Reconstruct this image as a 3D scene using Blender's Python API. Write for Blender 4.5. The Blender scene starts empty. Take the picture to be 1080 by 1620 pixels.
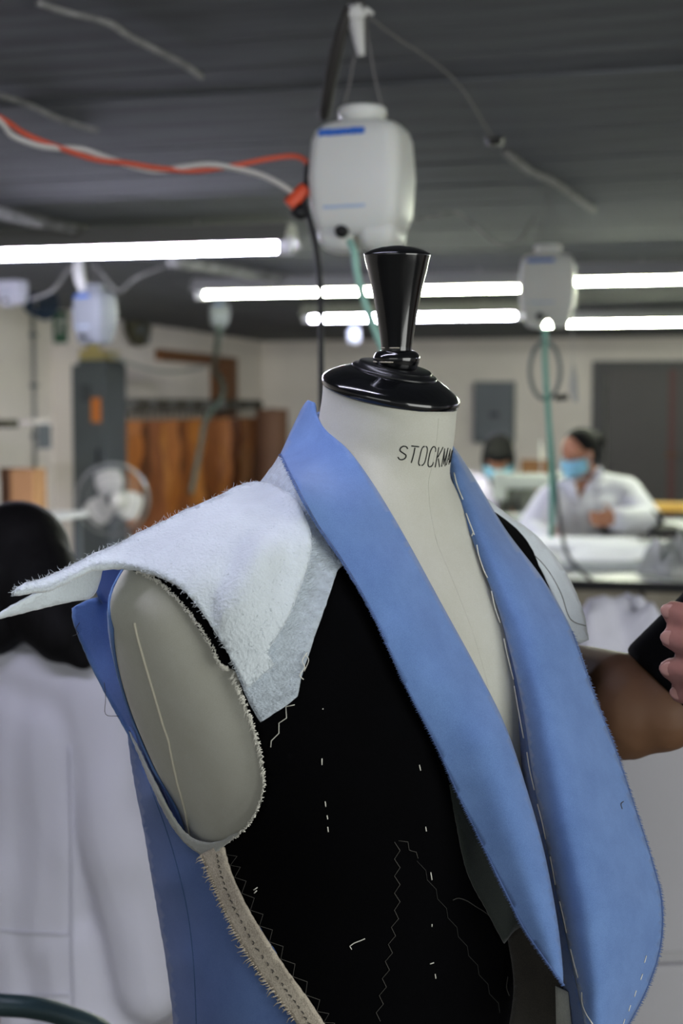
import bpy, bmesh, math, random
from mathutils import Vector, Matrix, noise
from mathutils.bvhtree import BVHTree
from mathutils.geometry import delaunay_2d_cdt
random.seed(7)
PI = math.pi
scene = bpy.context.scene
COL = scene.collection
# ---------------------------------------------------------------- camera
F = 2250.0                       # focal length in pixels of the 1080 x 1620 frame
PITCH = math.atan(167.0 / F)     # the horizon lies at row 643
CAM = Vector((0, 0, 1.55))
FWD = Vector((0, math.cos(PITCH), -math.sin(PITCH)))
UPV = Vector((0, math.sin(PITCH), math.cos(PITCH)))
RGT = Vector((1, 0, 0))
cd = bpy.data.cameras.new('camera')
cam = bpy.data.objects.new('camera', cd)
COL.objects.link(cam)
cam.location = CAM
cam.rotation_euler = (PI / 2 - PITCH, 0, 0)
cd.sensor_fit = 'VERTICAL'
cd.sensor_height = 36.0
cd.lens = 36.0 * F / 1620.0
cd.clip_start = 0.05
cd.dof.use_dof = True
cd.dof.focus_distance = 1.24
cd.dof.aperture_fstop = 4.8
cd.dof.aperture_blades = 7
scene.camera = cam
# ---------------------------------------------------------------- world, exposure, assumed daylight, added fill
w = bpy.data.worlds.new('world')
scene.world = w
w.use_nodes = True
w.node_tree.nodes['Background'].inputs[0].default_value = (0.92, 0.96, 1.0, 1)
w.node_tree.nodes['Background'].inputs[1].default_value = 0.20
vs = scene.view_settings
vs.view_transform = 'Standard'
vs.look = 'None'
vs.gamma = 1.0
vs.use_curve_mapping = False
vs.exposure = 0.55


def area(name, loc, target, sx, sy, power, col):
    l = bpy.data.lights.new(name, 'AREA')
    l.shape = 'RECTANGLE'
    l.size, l.size_y, l.energy, l.color = sx, sy, power, col
    o = bpy.data.objects.new(name, l)
    COL.objects.link(o)
    o.location = loc
    o.rotation_euler = (Vector(target) - Vector(loc)).to_track_quat('-Z', 'Y').to_euler()
    return o


area('assumed_key_light', (2.7, -0.9, 1.45), (0.15, 1.3, 1.25), 2.6, 2.0, 60, (0.98, 1.0, 0.96))  # assumed soft daylight from front right; light hangs free in the hall, no window
area('rear_fill_light', (-1.3, -2.6, 2.0), (0.0, 2.5, 1.2), 3.0, 1.2, 16, (0.98, 1.0, 0.96))  # added soft fill from behind left, no window stands there


# ---------------------------------------------------------------- projection helpers
def RAY(px, py):
    return FWD + RGT * ((px - 540.0) / F) + UPV * ((810.0 - py) / F)


def W(px, py, d):
    """world point seen at a pixel, d metres in front of the lens"""
    return CAM + RAY(px, py) * d


def WZ(px, py, z):
    r = RAY(px, py)
    return CAM + r * ((z - CAM.z) / r.z)


def WP(px, py, p0, n):
    r = RAY(px, py)
    return CAM + r * ((p0 - CAM).dot(n) / r.dot(n))


def PX(p):
    v = p - CAM
    d = v.dot(FWD)
    return 540 + F * v.dot(RGT) / d, 810 - F * v.dot(UPV) / d, d


# ---------------------------------------------------------------- materials
MATS = {}


def lin(c):
    return tuple(((x / 255.0) / 12.92 if x <= 10 else (((x / 255.0) + 0.055) / 1.055) ** 2.4) for x in c)


def mat(name, rgb, rough=0.6, metal=0.0, spec=0.5, var=0.0, vscale=8.0, bump=0.0, bscale=60.0,
        trans=0.0, emit=None, estr=0.0, sheen=0.0, stretch=None, alpha=1.0, sss=0.0, ior=1.45, dark=None, coat=0.0):
    if name in MATS:
        return MATS[name]
    m = bpy.data.materials.new(name)
    m.use_nodes = True
    nt = m.node_tree
    b = nt.nodes['Principled BSDF']
    c = lin(rgb) + (1,)
    b.inputs['Base Color'].default_value = c
    b.inputs['Roughness'].default_value = rough
    b.inputs['Metallic'].default_value = metal
    b.inputs['Specular IOR Level'].default_value = spec
    b.inputs['IOR'].default_value = ior
    b.inputs['Transmission Weight'].default_value = trans
    b.inputs['Alpha'].default_value = alpha
    b.inputs['Coat Weight'].default_value = coat
    if sheen:
        b.inputs['Sheen Weight'].default_value = sheen
        b.inputs['Sheen Roughness'].default_value = 0.5
    if sss:
        b.inputs['Subsurface Weight'].default_value = sss
        b.inputs['Subsurface Radius'].default_value = (0.01, 0.006, 0.004)
    if emit:
        b.inputs['Emission Color'].default_value = lin(emit) + (1,)
        b.inputs['Emission Strength'].default_value = estr
    if var or bump:
        tc = nt.nodes.new('ShaderNodeTexCoord')
        vec = tc.outputs['Object']
        if stretch:
            mp = nt.nodes.new('ShaderNodeMapping')
            mp.inputs['Scale'].default_value = stretch
            nt.links.new(vec, mp.inputs['Vector'])
            vec = mp.outputs['Vector']
    if var:
        n = nt.nodes.new('ShaderNodeTexNoise')
        n.inputs['Scale'].default_value = vscale
        n.inputs['Detail'].default_value = 5
        nt.links.new(vec, n.inputs['Vector'])
        mr = nt.nodes.new('ShaderNodeMapRange')
        mr.inputs['From Min'].default_value = 0.3
        mr.inputs['From Max'].default_value = 0.7
        nt.links.new(n.outputs['Fac'], mr.inputs['Value'])
        mx = nt.nodes.new('ShaderNodeMix')
        mx.data_type = 'RGBA'
        d = lin(dark) if dark else tuple(x * (1 - var) for x in c[:3])
        mx.inputs[6].default_value = tuple(d) + (1,)
        mx.inputs[7].default_value = tuple(min(1, x * (1 + var * 0.4)) for x in c[:3]) + (1,)
        nt.links.new(mr.outputs[0], mx.inputs[0])
        nt.links.new(mx.outputs[2], b.inputs['Base Color'])
    if bump:
        n2 = nt.nodes.new('ShaderNodeTexNoise')
        n2.inputs['Scale'].default_value = bscale
        n2.inputs['Detail'].default_value = 3
        nt.links.new(vec, n2.inputs['Vector'])
        bp = nt.nodes.new('ShaderNodeBump')
        bp.inputs['Strength'].default_value = bump
        bp.inputs['Distance'].default_value = 0.004
        nt.links.new(n2.outputs['Fac'], bp.inputs['Height'])
        nt.links.new(bp.outputs['Normal'], b.inputs['Normal'])
    MATS[name] = m
    return m


def weave(name, rgb, rgb2, scale=900.0, rough=0.9, sheen=0.3, bump=0.25, blot=0.12):
    """plain woven cloth: two crossed wave bands as relief plus faint blotches of the yarn colour"""
    m = mat(name, rgb, rough=rough, spec=0.2, sheen=sheen)
    nt = m.node_tree
    b = nt.nodes['Principled BSDF']
    tc = nt.nodes.new('ShaderNodeTexCoord')
    n = nt.nodes.new('ShaderNodeTexNoise')
    n.inputs['Scale'].default_value = 22
    n.inputs['Detail'].default_value = 6
    n.inputs['Roughness'].default_value = 0.7
    nt.links.new(tc.outputs['Object'], n.inputs['Vector'])
    n2 = nt.nodes.new('ShaderNodeTexNoise')
    n2.inputs['Scale'].default_value = scale
    n2.inputs['Detail'].default_value = 2
    nt.links.new(tc.outputs['Object'], n2.inputs['Vector'])
    ad = nt.nodes.new('ShaderNodeMath')
    ad.operation = 'MULTIPLY_ADD'
    ad.inputs[1].default_value = 0.5
    nt.links.new(n2.outputs['Fac'], ad.inputs[0])
    mu = nt.nodes.new('ShaderNodeMath')
    mu.operation = 'MULTIPLY'
    mu.inputs[1].default_value = 0.5
    nt.links.new(n.outputs['Fac'], mu.inputs[0])
    nt.links.new(mu.outputs[0], ad.inputs[2])
    mr = nt.nodes.new('ShaderNodeMapRange')
    mr.inputs['From Min'].default_value = 0.35
    mr.inputs['From Max'].default_value = 0.65
    nt.links.new(ad.outputs[0], mr.inputs['Value'])
    mx = nt.nodes.new('ShaderNodeMix')
    mx.data_type = 'RGBA'
    mx.inputs[6].default_value = lin(rgb2) + (1,)
    mx.inputs[7].default_value = lin(rgb) + (1,)
    nt.links.new(mr.outputs[0], mx.inputs[0])
    nt.links.new(mx.outputs[2], b.inputs['Base Color'])
    bp = nt.nodes.new('ShaderNodeBump')
    bp.inputs['Strength'].default_value = bump
    bp.inputs['Distance'].default_value = 0.001
    nt.links.new(n2.outputs['Fac'], bp.inputs['Height'])
    nt.links.new(bp.outputs['Normal'], b.inputs['Normal'])
    return m


# ---------------------------------------------------------------- object helpers
def link(name, me, m=None, parent=None, smooth=False):
    o = bpy.data.objects.new(name, me)
    COL.objects.link(o)
    if m is not None and not me.materials:
        me.materials.append(m)
    if smooth:
        for p in me.polygons:
            p.use_smooth = True
    if parent is not None:
        o.parent = parent
    return o


def from_bm(name, bm, m=None, parent=None, smooth=False, fix=True):
    if fix:
        bmesh.ops.recalc_face_normals(bm, faces=bm.faces[:])
    me = bpy.data.meshes.new(name)
    bm.to_mesh(me)
    bm.free()
    return link(name, me, m, parent, smooth)


def empty(name, loc=(0, 0, 0), rz=0.0):
    o = bpy.data.objects.new(name, None)
    COL.objects.link(o)
    o.empty_display_size = 0.05
    o.location = loc
    o.rotation_euler = (0, 0, rz)
    return o


def tag(o, label=None, cat=None, group=None, kind=None):
    if label:
        o['label'] = label
    if cat:
        o['category'] = cat
    if group:
        o['group'] = group
    if kind:
        o['kind'] = kind
    return o


def thing(name, label, cat, loc=(0, 0, 0), rz=0.0, group=None):
    return tag(empty(name, loc, rz), label, cat, group)


def place(o, world_root):
    """keep geometry that was written in world coordinates where it is under a root that stands elsewhere"""
    o.parent = world_root
    o.matrix_parent_inverse = root_matrix(world_root).inverted()
    return o


def root_matrix(r):
    return Matrix.Translation(r.location) @ r.rotation_euler.to_matrix().to_4x4()


def box(bm, x0, x1, y0, y1, z0, z1, M=None):
    vs_ = [bm.verts.new(p) for p in ((x0, y0, z0), (x1, y0, z0), (x1, y1, z0), (x0, y1, z0),
                                     (x0, y0, z1), (x1, y0, z1), (x1, y1, z1), (x0, y1, z1))]
    if M is not None:
        for v in vs_:
            v.co = M @ v.co
    for f in ((0, 1, 2, 3), (7, 6, 5, 4), (0, 4, 5, 1), (1, 5, 6, 2), (2, 6, 7, 3), (3, 7, 4, 0)):
        bm.faces.new([vs_[i] for i in f])
    return vs_


def catmull(pts, n):
    """Catmull-Rom through a list of Vectors (or tuples), n samples per span"""
    P = [Vector(p) for p in pts]
    out = []
    for i in range(len(P) - 1):
        p0 = P[i - 1] if i else P[0] * 2 - P[1]
        p1, p2 = P[i], P[i + 1]
        p3 = P[i + 2] if i + 2 < len(P) else P[-1] * 2 - P[-2]
        for k in range(n):
            t = k / n
            out.append(0.5 * ((2 * p1) + (p2 - p0) * t + (2 * p0 - 5 * p1 + 4 * p2 - p3) * t * t
                              + (3 * p1 - p0 - 3 * p2 + p3) * t * t * t))
    out.append(P[-1])
    return out


def tube(bm, pts, rad, seg=8, caps=True):
    """round tube along points; rad is a number or one number for each point"""
    pts = [Vector(p) for p in pts]
    n = len(pts)
    R = rad if isinstance(rad, (list, tuple)) else [rad] * n
    rings = []
    up = None
    for i, p in enumerate(pts):
        t = (pts[min(i + 1, n - 1)] - pts[max(i - 1, 0)])
        if t.length < 1e-9:
            t = Vector((0, 0, 1))
        t.normalize()
        if up is None:
            up = t.orthogonal().normalized()
        up = (up - t * up.dot(t))
        if up.length < 1e-6:
            up = t.orthogonal()
        up.normalize()
        sd = t.cross(up)
        rings.append([bm.verts.new(p + (up * math.cos(2 * PI * k / seg) + sd * math.sin(2 * PI * k / seg)) * R[i])
                      for k in range(seg)])
    for a, b in zip(rings, rings[1:]):
        for k in range(seg):
            bm.faces.new((a[k], a[(k + 1) % seg], b[(k + 1) % seg], b[k]))
    if caps:
        bm.faces.new(rings[0][::-1])
        bm.faces.new(rings[-1])
    return rings


def tube_obj(name, pts, rad, m, parent=None, seg=8, smooth_n=0):
    if smooth_n:
        pts = catmull(pts, smooth_n)
        if isinstance(rad, (list, tuple)):
            rad = [q.x for q in catmull([(r, 0, 0) for r in rad], smooth_n)]
    bm = bmesh.new()
    tube(bm, pts, rad, seg)
    return from_bm(name, bm, m, parent, True)


def lathe(bm, prof, seg=32, M=None, caps=True):
    """prof: list of (radius, z) from the bottom up"""
    rings = []
    for r, z in prof:
        ring = []
        for k in range(seg):
            p = Vector((max(r, 1e-5) * math.cos(2 * PI * k / seg), max(r, 1e-5) * math.sin(2 * PI * k / seg), z))
            ring.append(bm.verts.new(M @ p if M is not None else p))
        rings.append(ring)
    for a, b in zip(rings, rings[1:]):
        for k in range(seg):
            bm.faces.new((a[k], a[(k + 1) % seg], b[(k + 1) % seg], b[k]))
    if caps:
        bm.faces.new(rings[0][::-1])
        bm.faces.new(rings[-1])
    return rings


def rounded_rect_ring(bm, cx, cy, z, hx, hy, r, seg=5, M=None):
    ring = []
    for qx, qy, a0 in ((1, 1, 0), (-1, 1, 90), (-1, -1, 180), (1, -1, 270)):
        for k in range(seg + 1):
            a = math.radians(a0 + 90 * k / seg)
            p = Vector((cx + qx * (hx - r) + r * math.cos(a), cy + qy * (hy - r) + r * math.sin(a), z))
            ring.append(bm.verts.new(M @ p if M is not None else p))
    return ring


def bridge(bm, a, b):
    n = len(a)
    for k in range(n):
        bm.faces.new((a[k], a[(k + 1) % n], b[(k + 1) % n], b[k]))


def bevel_mod(o, wd=0.003, seg=2):
    md = o.modifiers.new('bevel', 'BEVEL')
    md.width = wd
    md.segments = seg
    md.limit_method = 'ANGLE'
    return o


def capsule(bm, p0, p1, r0, r1, seg=12):
    """tapered capsule with round ends"""
    p0, p1 = Vector(p0), Vector(p1)
    t = p1 - p0
    L = t.length
    t = t.normalized() if L > 1e-6 else Vector((0, 0, 1))
    pts, rad = [], []
    for k in range(5):
        a = PI / 2 * (1 - k / 4.0)
        pts.append(p0 - t * r0 * math.sin(a))
        rad.append(max(r0 * math.cos(a), 1e-4))
    for k in range(5):
        a = PI / 2 * (k / 4.0)
        pts.append(p1 + t * r1 * math.sin(a))
        rad.append(max(r1 * math.cos(a), 1e-4))
    tube(bm, pts, rad, seg)


def ellipsoid(bm, c, sx, sy, sz, M=None, useg=20, vseg=12):
    mm = Matrix.Translation(Vector(c)) @ (M if M is not None else Matrix.Identity(4)) @ Matrix.Diagonal((sx, sy, sz, 1))
    bmesh.ops.create_uvsphere(bm, u_segments=useg, v_segments=vseg, radius=1.0, matrix=mm)


def blend(o, voxel=0.012, smooth=6):
    """melt overlapping limbs into one continuous skin"""
    r = o.modifiers.new('remesh', 'REMESH')
    r.mode = 'VOXEL'
    r.voxel_size = voxel
    r.use_smooth_shade = True
    s = o.modifiers.new('smooth', 'SMOOTH')
    s.factor = 0.5
    s.iterations = smooth
    return o


def text_mesh(name, body, size, m, parent, M, extrude=0.0005, align='CENTER'):
    cu = bpy.data.curves.new(name, 'FONT')
    cu.body = body
    cu.size = size
    cu.extrude = extrude
    cu.align_x = align
    cu.align_y = 'CENTER'
    tmp = bpy.data.objects.new(name, cu)
    COL.objects.link(tmp)
    dg = bpy.context.evaluated_depsgraph_get()
    me = bpy.data.meshes.new_from_object(tmp.evaluated_get(dg))
    bpy.data.objects.remove(tmp)
    o = link(name, me, m, parent)
    o.matrix_local = M
    return o
# ================================================================ the room
YAW = math.radians(14.0)
U = Vector((math.sin(YAW), math.cos(YAW), 0))        # into the depth of the hall
V = Vector((math.cos(YAW), -math.sin(YAW), 0))       # along the lamp rows, to the right
UPZ = Vector((0, 0, 1))
ZC = 2.34                                            # ceiling height
KC = WZ(415, 540, ZC)                                # far left corner under the ceiling
K0 = Vector((KC.x, KC.y, 0))
RM = Matrix(((V.x, U.x, 0, K0.x), (V.y, U.y, 0, K0.y), (0, 0, 1, 0), (0, 0, 0, 1)))   # room coords: x along V, y along U
RMI = RM.inverted()
RZ = -YAW
WIDTH = 10.5
UN = -20.5                                           # near end of the hall, behind the camera


def room(p):
    return RMI @ p


m_ceil = mat('ceiling_paint', (96, 99, 102), rough=0.85, var=0.4, vscale=5.0, bump=0.5, bscale=30, stretch=(0.35, 2.2, 1))
m_wall = mat('wall_plaster', (232, 224, 214), rough=0.9, var=0.08, vscale=2.0, bump=0.2, bscale=40)
m_floor = mat('floor_concrete', (120, 118, 114), rough=0.6, var=0.25, vscale=1.5)
m_white_metal = mat('white_enamel', (215, 216, 218), rough=0.4)
m_black_metal = mat('black_metal', (22, 22, 24), rough=0.45)
m_grey_metal = mat('grey_metal', (96, 102, 106), rough=0.5, var=0.1, vscale=3)
m_wood = mat('brown_wood', (122, 78, 42), rough=0.6, var=0.35, vscale=6, stretch=(1, 8, 8))


def rbox(name, x0, x1, y0, y1, z0, z1, m, parent=None, bev=0.0):
    bm = bmesh.new()
    box(bm, x0, x1, y0, y1, z0, z1, RM)
    o = from_bm(name, bm, m, parent)
    if bev:
        bevel_mod(o, bev)
    return o


tag(rbox('floor', -0.2, WIDTH + 0.2, UN, 0.2, -0.1, 0, m_floor), kind='structure')
ceil = tag(rbox('ceiling', -0.2, WIDTH + 0.2, UN, 0.2, ZC + 0.02, ZC + 0.2, m_ceil), kind='structure')
tag(rbox('wall_back', -0.2, WIDTH + 0.2, 0.0, 0.2, 0, ZC + 0.02, m_wall), kind='structure')
tag(rbox('wall_left', -0.2, 0.0, UN, 0.0, 0, ZC + 0.02, m_wall), kind='structure')
# right wall: parapet, header and piers around a band of assumed window openings, added to let daylight in (outside the frame)
wr = rbox('wall_right', WIDTH, WIDTH + 0.2, UN, 0.0, 0, 0.95, m_wall)
tag(wr, kind='structure')
rbox('lintel', WIDTH, WIDTH + 0.2, UN, 0.0, 2.1, ZC + 0.02, m_wall, wr)
for k in range(9):
    y = -0.4 - k * 2.2
    rbox('pier', WIDTH, WIDTH + 0.2, y - 0.15, y + 0.15, 0.95, 2.1, m_wall, wr)
# board marks of the ceiling: separate boards laid along the lamp rows
bw = 0.235
base_me = None
rb = random.Random(3)
k = 0
y = -0.02
while y > -17.6:
    wd = bw
    if base_me is None:
        bm = bmesh.new()
        box(bm, -0.1, WIDTH + 0.1, -wd / 2 + 0.003, wd / 2 - 0.003, 0, 0.02)
        base_me = bpy.data.meshes.new('board')
        bmesh.ops.recalc_face_normals(bm, faces=bm.faces[:])
        bm.to_mesh(base_me)
        bm.free()
        base_me.materials.append(m_ceil)
    o = bpy.data.objects.new('board', base_me)
    COL.objects.link(o)
    o.matrix_world = RM @ Matrix.Translation((0, y - wd / 2, ZC + rb.uniform(-0.004, 0.003)))
    o.parent = ceil
    y -= wd
    k += 1
# pillar at the left wall with the green sign
pA = room(WP(72, 700, K0 + V * 0.30, V))
pl = room(W(95, 650, 11.3))
PY0, PY1 = -5.95, -5.45


def wall_pt(px, py):
    """point of the left wall plane (room x = 0) at a pixel, in room coordinates"""
    return room(WP(px, py, K0, V))


def back_pt(px, py):
    return room(WP(px, py, K0, U))


a = wall_pt(118, 600)
pil = rbox('wall_pillar', 0.0, 0.22, a.y - 0.42, a.y - 0.06, 0, ZC + 0.02, m_wall)
tag(pil, kind='structure')
PILY = a.y - 0.42
# baseboards
tag(rbox('baseboard_back', 0.0, WIDTH, -0.015, 0.0, 0, 0.1, m_grey_metal), kind='structure')
# door in the back wall
dl, dr = back_pt(937, 640).x, back_pt(1105, 640).x
m_door = mat('door_grey', (68, 63, 62), rough=0.5, var=0.1, vscale=2)
m_frame = mat('door_frame', (58, 56, 56), rough=0.5)
DH = back_pt(1000, 571).z
dj = rbox('door_1', dl + 0.16, dr - 0.1, -0.05, -0.01, 0.01, DH - 0.1, m_door, bev=0.004)
tag(dj, kind='structure')
for x0, x1, z0, z1 in ((dl, dl + 0.15, 0, DH), (dr - 0.1, dr, 0, DH), (dl + 0.15, dr - 0.1, DH - 0.1, DH)):
    rbox('door_frame', x0, x1, -0.09, 0.0, z0, z1, m_frame, dj)
m_red = mat('door_edge_red', (80, 44, 42), rough=0.5)
rbox('closing_edge', dr - 0.34, dr - 0.24, -0.07, -0.05, 0.02, DH - 0.1, m_red, dj)
bm = bmesh.new()
hp = RM @ Vector((dr - 0.29, -0.08, 1.0))
capsule(bm, hp - V * 0.06, hp + V * 0.06, 0.012, 0.012)
from_bm('door_handle', bm, mat('brass', (120, 84, 50), 0.35, 0.8), dj, True)
# ================================================================ the dress form
PHI = math.radians(46.0)
NB = Vector((0.046, 1.350, 0.0))                      # floor point below the neck cap
FV = Vector((math.sin(PHI), -math.cos(PHI), 0))       # the way the form faces
RV = Vector((-math.cos(PHI), -math.sin(PHI), 0))      # its right side
FM = Matrix(((RV.x, FV.x, 0, NB.x), (RV.y, FV.y, 0, NB.y), (0, 0, 1, 0), (0, 0, 0, 1)))
FMI = FM.inverted()
FRZ = math.atan2(RV.y, RV.x)
# z, centre offset, half width (left), front depth, back depth, exponent, half width (right, the higher padded shoulder)
RINGS = [
    (0.78, -0.045, 0.150, 0.120, 0.110, 2.2, 0.1500),
    (0.86, -0.045, 0.182, 0.160, 0.130, 2.3, 0.1820),
    (0.95, -0.045, 0.172, 0.160, 0.118, 2.3, 0.1720),
    (1.02, -0.045, 0.170, 0.165, 0.112, 2.3, 0.1700),
    (1.10, -0.046, 0.182, 0.176, 0.120, 2.4, 0.1820),
    (1.17, -0.048, 0.202, 0.182, 0.130, 2.5, 0.1860),
    (1.22, -0.049, 0.220, 0.181, 0.132, 2.5, 0.2120),
    (1.28, -0.050, 0.237, 0.174, 0.128, 2.5, 0.2420),
    (1.34, -0.050, 0.246, 0.157, 0.120, 2.4, 0.2660),
    (1.38, -0.048, 0.241, 0.138, 0.108, 2.3, 0.2760),
    (1.405, -0.046, 0.224, 0.124, 0.098, 2.25, 0.2690),
    (1.425, -0.043, 0.192, 0.111, 0.090, 2.2, 0.2510),
    (1.44, -0.038, 0.155, 0.101, 0.084, 2.1, 0.2220),
    (1.455, -0.032, 0.118, 0.090, 0.079, 2.0, 0.1820),
    (1.47, -0.024, 0.088, 0.079, 0.074, 2.0, 0.1340),
    (1.485, -0.017, 0.071, 0.070, 0.070, 2.0, 0.0940),
    (1.505, -0.010, 0.0640, 0.066, 0.066, 2.0, 0.0680),
    (1.535, -0.003, 0.0625, 0.064, 0.065, 2.0, 0.0625),
    (1.562, 0.000, 0.0625, 0.0635, 0.0635, 2.0, 0.0625),
]
TILT = math.tan(math.radians(15.0))


def ringpar(z):
    R = RINGS
    if z <= R[0][0]:
        return R[0][1:]
    if z >= R[-1][0]:
        return R[-1][1:]
    for i in range(len(R) - 1):
        if R[i][0] <= z <= R[i + 1][0]:
            t = (z - R[i][0]) / (R[i + 1][0] - R[i][0])
            out = []
            for k in range(1, 7):
                p1, p2 = R[i][k], R[i + 1][k]
                h = R[i + 1][0] - R[i][0]
                m1 = (p2 - R[i - 1][k]) / (R[i + 1][0] - R[i - 1][0]) if i else (p2 - p1) / h
                m2 = (R[i + 2][k] - p1) / (R[i + 2][0] - R[i][0]) if i + 2 < len(R) else (p2 - p1) / h
                t2, t3 = t * t, t * t * t
                out.append((2 * t3 - 3 * t2 + 1) * p1 + (t3 - 2 * t2 + t) * h * m1 + (-2 * t3 + 3 * t2) * p2 + (t3 - t2) * h * m2)
            return out


def form_local(th, z):
    cf, wd, a, b, n, wr_ = ringpar(z)
    c, s = math.cos(th), math.sin(th)
    e = 2.0 / n
    if s > 0:
        wd = wr_
    r = wd * math.copysign(abs(s) ** e, s)
    f = cf + (a if c > 0 else b) * math.copysign(abs(c) ** e, c)
    s_ = min(1, max(0, (z - 1.455) / 0.085))
    s_ = s_ * s_ * (3 - 2 * s_)
    return Vector((r, f, z - f * TILT * s_))


def form_pt(th, z, off=0.0):
    """point of the form's skin in world space, pushed out by off along the normal"""
    p = form_local(th, z)
    if off:
        e = 1e-3
        du = form_local(th + e, z) - form_local(th - e, z)
        dz = form_local(th, z + e) - form_local(th, z - e)
        nrm = dz.cross(du)
        if nrm.length < 1e-12:
            nrm = Vector((math.sin(th), math.cos(th), 0))
        nrm.normalize()
        if nrm.dot(Vector((math.sin(th), math.cos(th), 0))) < 0:
            nrm = -nrm
        p = p + nrm * off
    return FM @ p


m_cloth = weave('form_linen', (196, 196, 186), (186, 185, 172), scale=1200, rough=0.85, sheen=0.1, bump=0.15)
m_lacq = mat('black_lacquer', (9, 10, 12), rough=0.16, coat=0.6)
m_lacq2 = mat('worn_black_lacquer', (16, 17, 18), rough=0.32, var=0.3, vscale=90)
form = thing('dress_form', 'cream linen tailor dress form with black wooden neck cap and turned knob', 'dress form', NB, FRZ)
NT, NZ = 112, 130
bm = bmesh.new()
grid = []
for j in range(NZ + 1):
    z = RINGS[0][0] + (RINGS[-1][0] - RINGS[0][0]) * j / NZ
    grid.append([bm.verts.new(form_local(2 * PI * i / NT, z)) for i in range(NT)])
for j in range(NZ):
    for i in range(NT):
        bm.faces.new((grid[j][i], grid[j][(i + 1) % NT], grid[j + 1][(i + 1) % NT], grid[j + 1][i]))
bm.faces.new(grid[0])
bm.faces.new(grid[-1])
bmesh.ops.recalc_face_normals(bm, faces=bm.faces[:])
bm_w = bm.copy()
bmesh.ops.transform(bm_w, matrix=FM, verts=bm_w.verts[:])
BVH = BVHTree.FromBMesh(bm_w)
bm_w.free()
torso = from_bm('torso', bm, m_cloth, form, True)


def bodyhit(px, py):
    """(point, normal, depth) where the sight line through a pixel meets the form"""
    r = RAY(px, py)
    h = BVH.ray_cast(CAM, r.normalized())
    if h[0] is None:
        return None
    return h[0], h[1], (h[0] - CAM).dot(FWD)


def thz(px, py):
    """ring angle and height of the form's skin at a pixel"""
    h = bodyhit(px, py)
    if h is None:
        return None
    p = FMI @ h[0]
    best = None
    z = p.z
    for _ in range(6):
        s_ = min(1, max(0, (z - 1.455) / 0.085))
        s_ = s_ * s_ * (3 - 2 * s_)
        z = p.z + p.y * TILT * s_
    cf, wd, a, b, n, wr_ = ringpar(z)
    y = p.y - cf
    x = p.x
    if x > 0:
        wd = wr_
    s = math.copysign(abs(x / wd) ** (n / 2), x)
    c = math.copysign(abs(y / (a if y > 0 else b)) ** (n / 2), y)
    return math.atan2(s, c), z


# neck cap: stepped disc, leaning forward with the neck
tilt = math.radians(15.0)
CAPM = Matrix.Translation((0, 0, 1.562)) @ Matrix.Rotation(-tilt, 4, 'X')
bm = bmesh.new()
lathe(bm, [(0.0630, -0.003), (0.0655, -0.001), (0.0665, 0.003), (0.0655, 0.0065), (0.062, 0.0095), (0.052, 0.0155),
           (0.0415, 0.0205)], 64, CAPM)
cap = from_bm('neck_cap', bm, m_lacq, form, True)
bm = bmesh.new()
lathe(bm, [(0.0405, 0.0185), (0.0408, 0.0215), (0.0398, 0.0228), (0.0352, 0.0232), (0.0350, 0.0258), (0.034, 0.0268), (0.02, 0.0275),
           (0.0, 0.0276)], 56, CAPM)
from_bm('neck_cap_step', bm, m_lacq2, form, True)
# turned knob: nearly upright
kb = CAPM @ Vector((0, 0, 0.026))
KM = Matrix.Translation(kb + Vector((0.002, 0.003, -0.004))) @ Matrix.Rotation(math.radians(-2.2), 4, 'X') @ Matrix.Rotation(math.radians(2.2), 4, 'Y') @ Matrix.Diagonal((1.03, 1.03, 0.89, 1))
bm = bmesh.new()
lathe(bm, [(0.0165, 0.0), (0.0185, 0.003), (0.0205, 0.008), (0.0213, 0.0125), (0.0212, 0.0150), (0.0195, 0.0185), (0.0172, 0.0205),
           (0.0150, 0.0215)], 48, KM)
from_bm('knob_ring', bm, m_lacq, form, True)
bm = bmesh.new()
lathe(bm, [(0.0142, 0.019), (0.0138, 0.0225), (0.0142, 0.026), (0.0158, 0.040), (0.0190, 0.063), (0.0235, 0.089), (0.0282, 0.1115), (0.0298, 0.1195),
           (0.0301, 0.1212), (0.0292, 0.1226), (0.0245, 0.1255), (0.016, 0.1285), (0.007, 0.1302), (0.0, 0.1305)], 56, KM)
from_bm('knob', bm, m_lacq, form, True)
# pale broken arcs around the knob ring and just above it
m_pale_rim = mat('pale_rim', (176, 168, 150), rough=0.7)
for a0, a1 in ((-160, -125), (-112, -100), (-92, -70), (-60, -20)):
    pts = []
    for k in range(7):
        a = math.radians(a0 + (a1 - a0) * k / 6) + math.radians(54)
        pts.append(KM @ Vector((0.0209 * math.cos(a), 0.0209 * math.sin(a), 0.0098)))
    tube_obj('pale_rim', pts, [0.0003] + [0.0007] * 5 + [0.0003], m_pale_rim, form, 6)
for a0, a1 in ((-170, -120), (-110, -60), (-40, 0)):
    pts = []
    for k in range(7):
        a = math.radians(a0 + (a1 - a0) * k / 6) + math.radians(54)
        pts.append(KM @ Vector((0.0143 * math.cos(a), 0.0143 * math.sin(a), 0.0245)))
    tube_obj('pale_rim', pts, [0.0002] + [0.0005] * 5 + [0.0002], m_pale_rim, form, 6)
# seams of the linen cover
m_seam = mat('seam_thread', (184, 183, 172), rough=0.9)


def skin_line(name, tz, off, rad, m, parent, n=6, seg=6):
    pts = [FMI @ form_pt(t, z, off) for t, z in [tuple(q) for q in catmull([(a, b, 0) for a, b in tz], n) for q in [(q[0], q[1])]]]
    return tube_obj(name, pts, rad, m, parent, seg)


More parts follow.
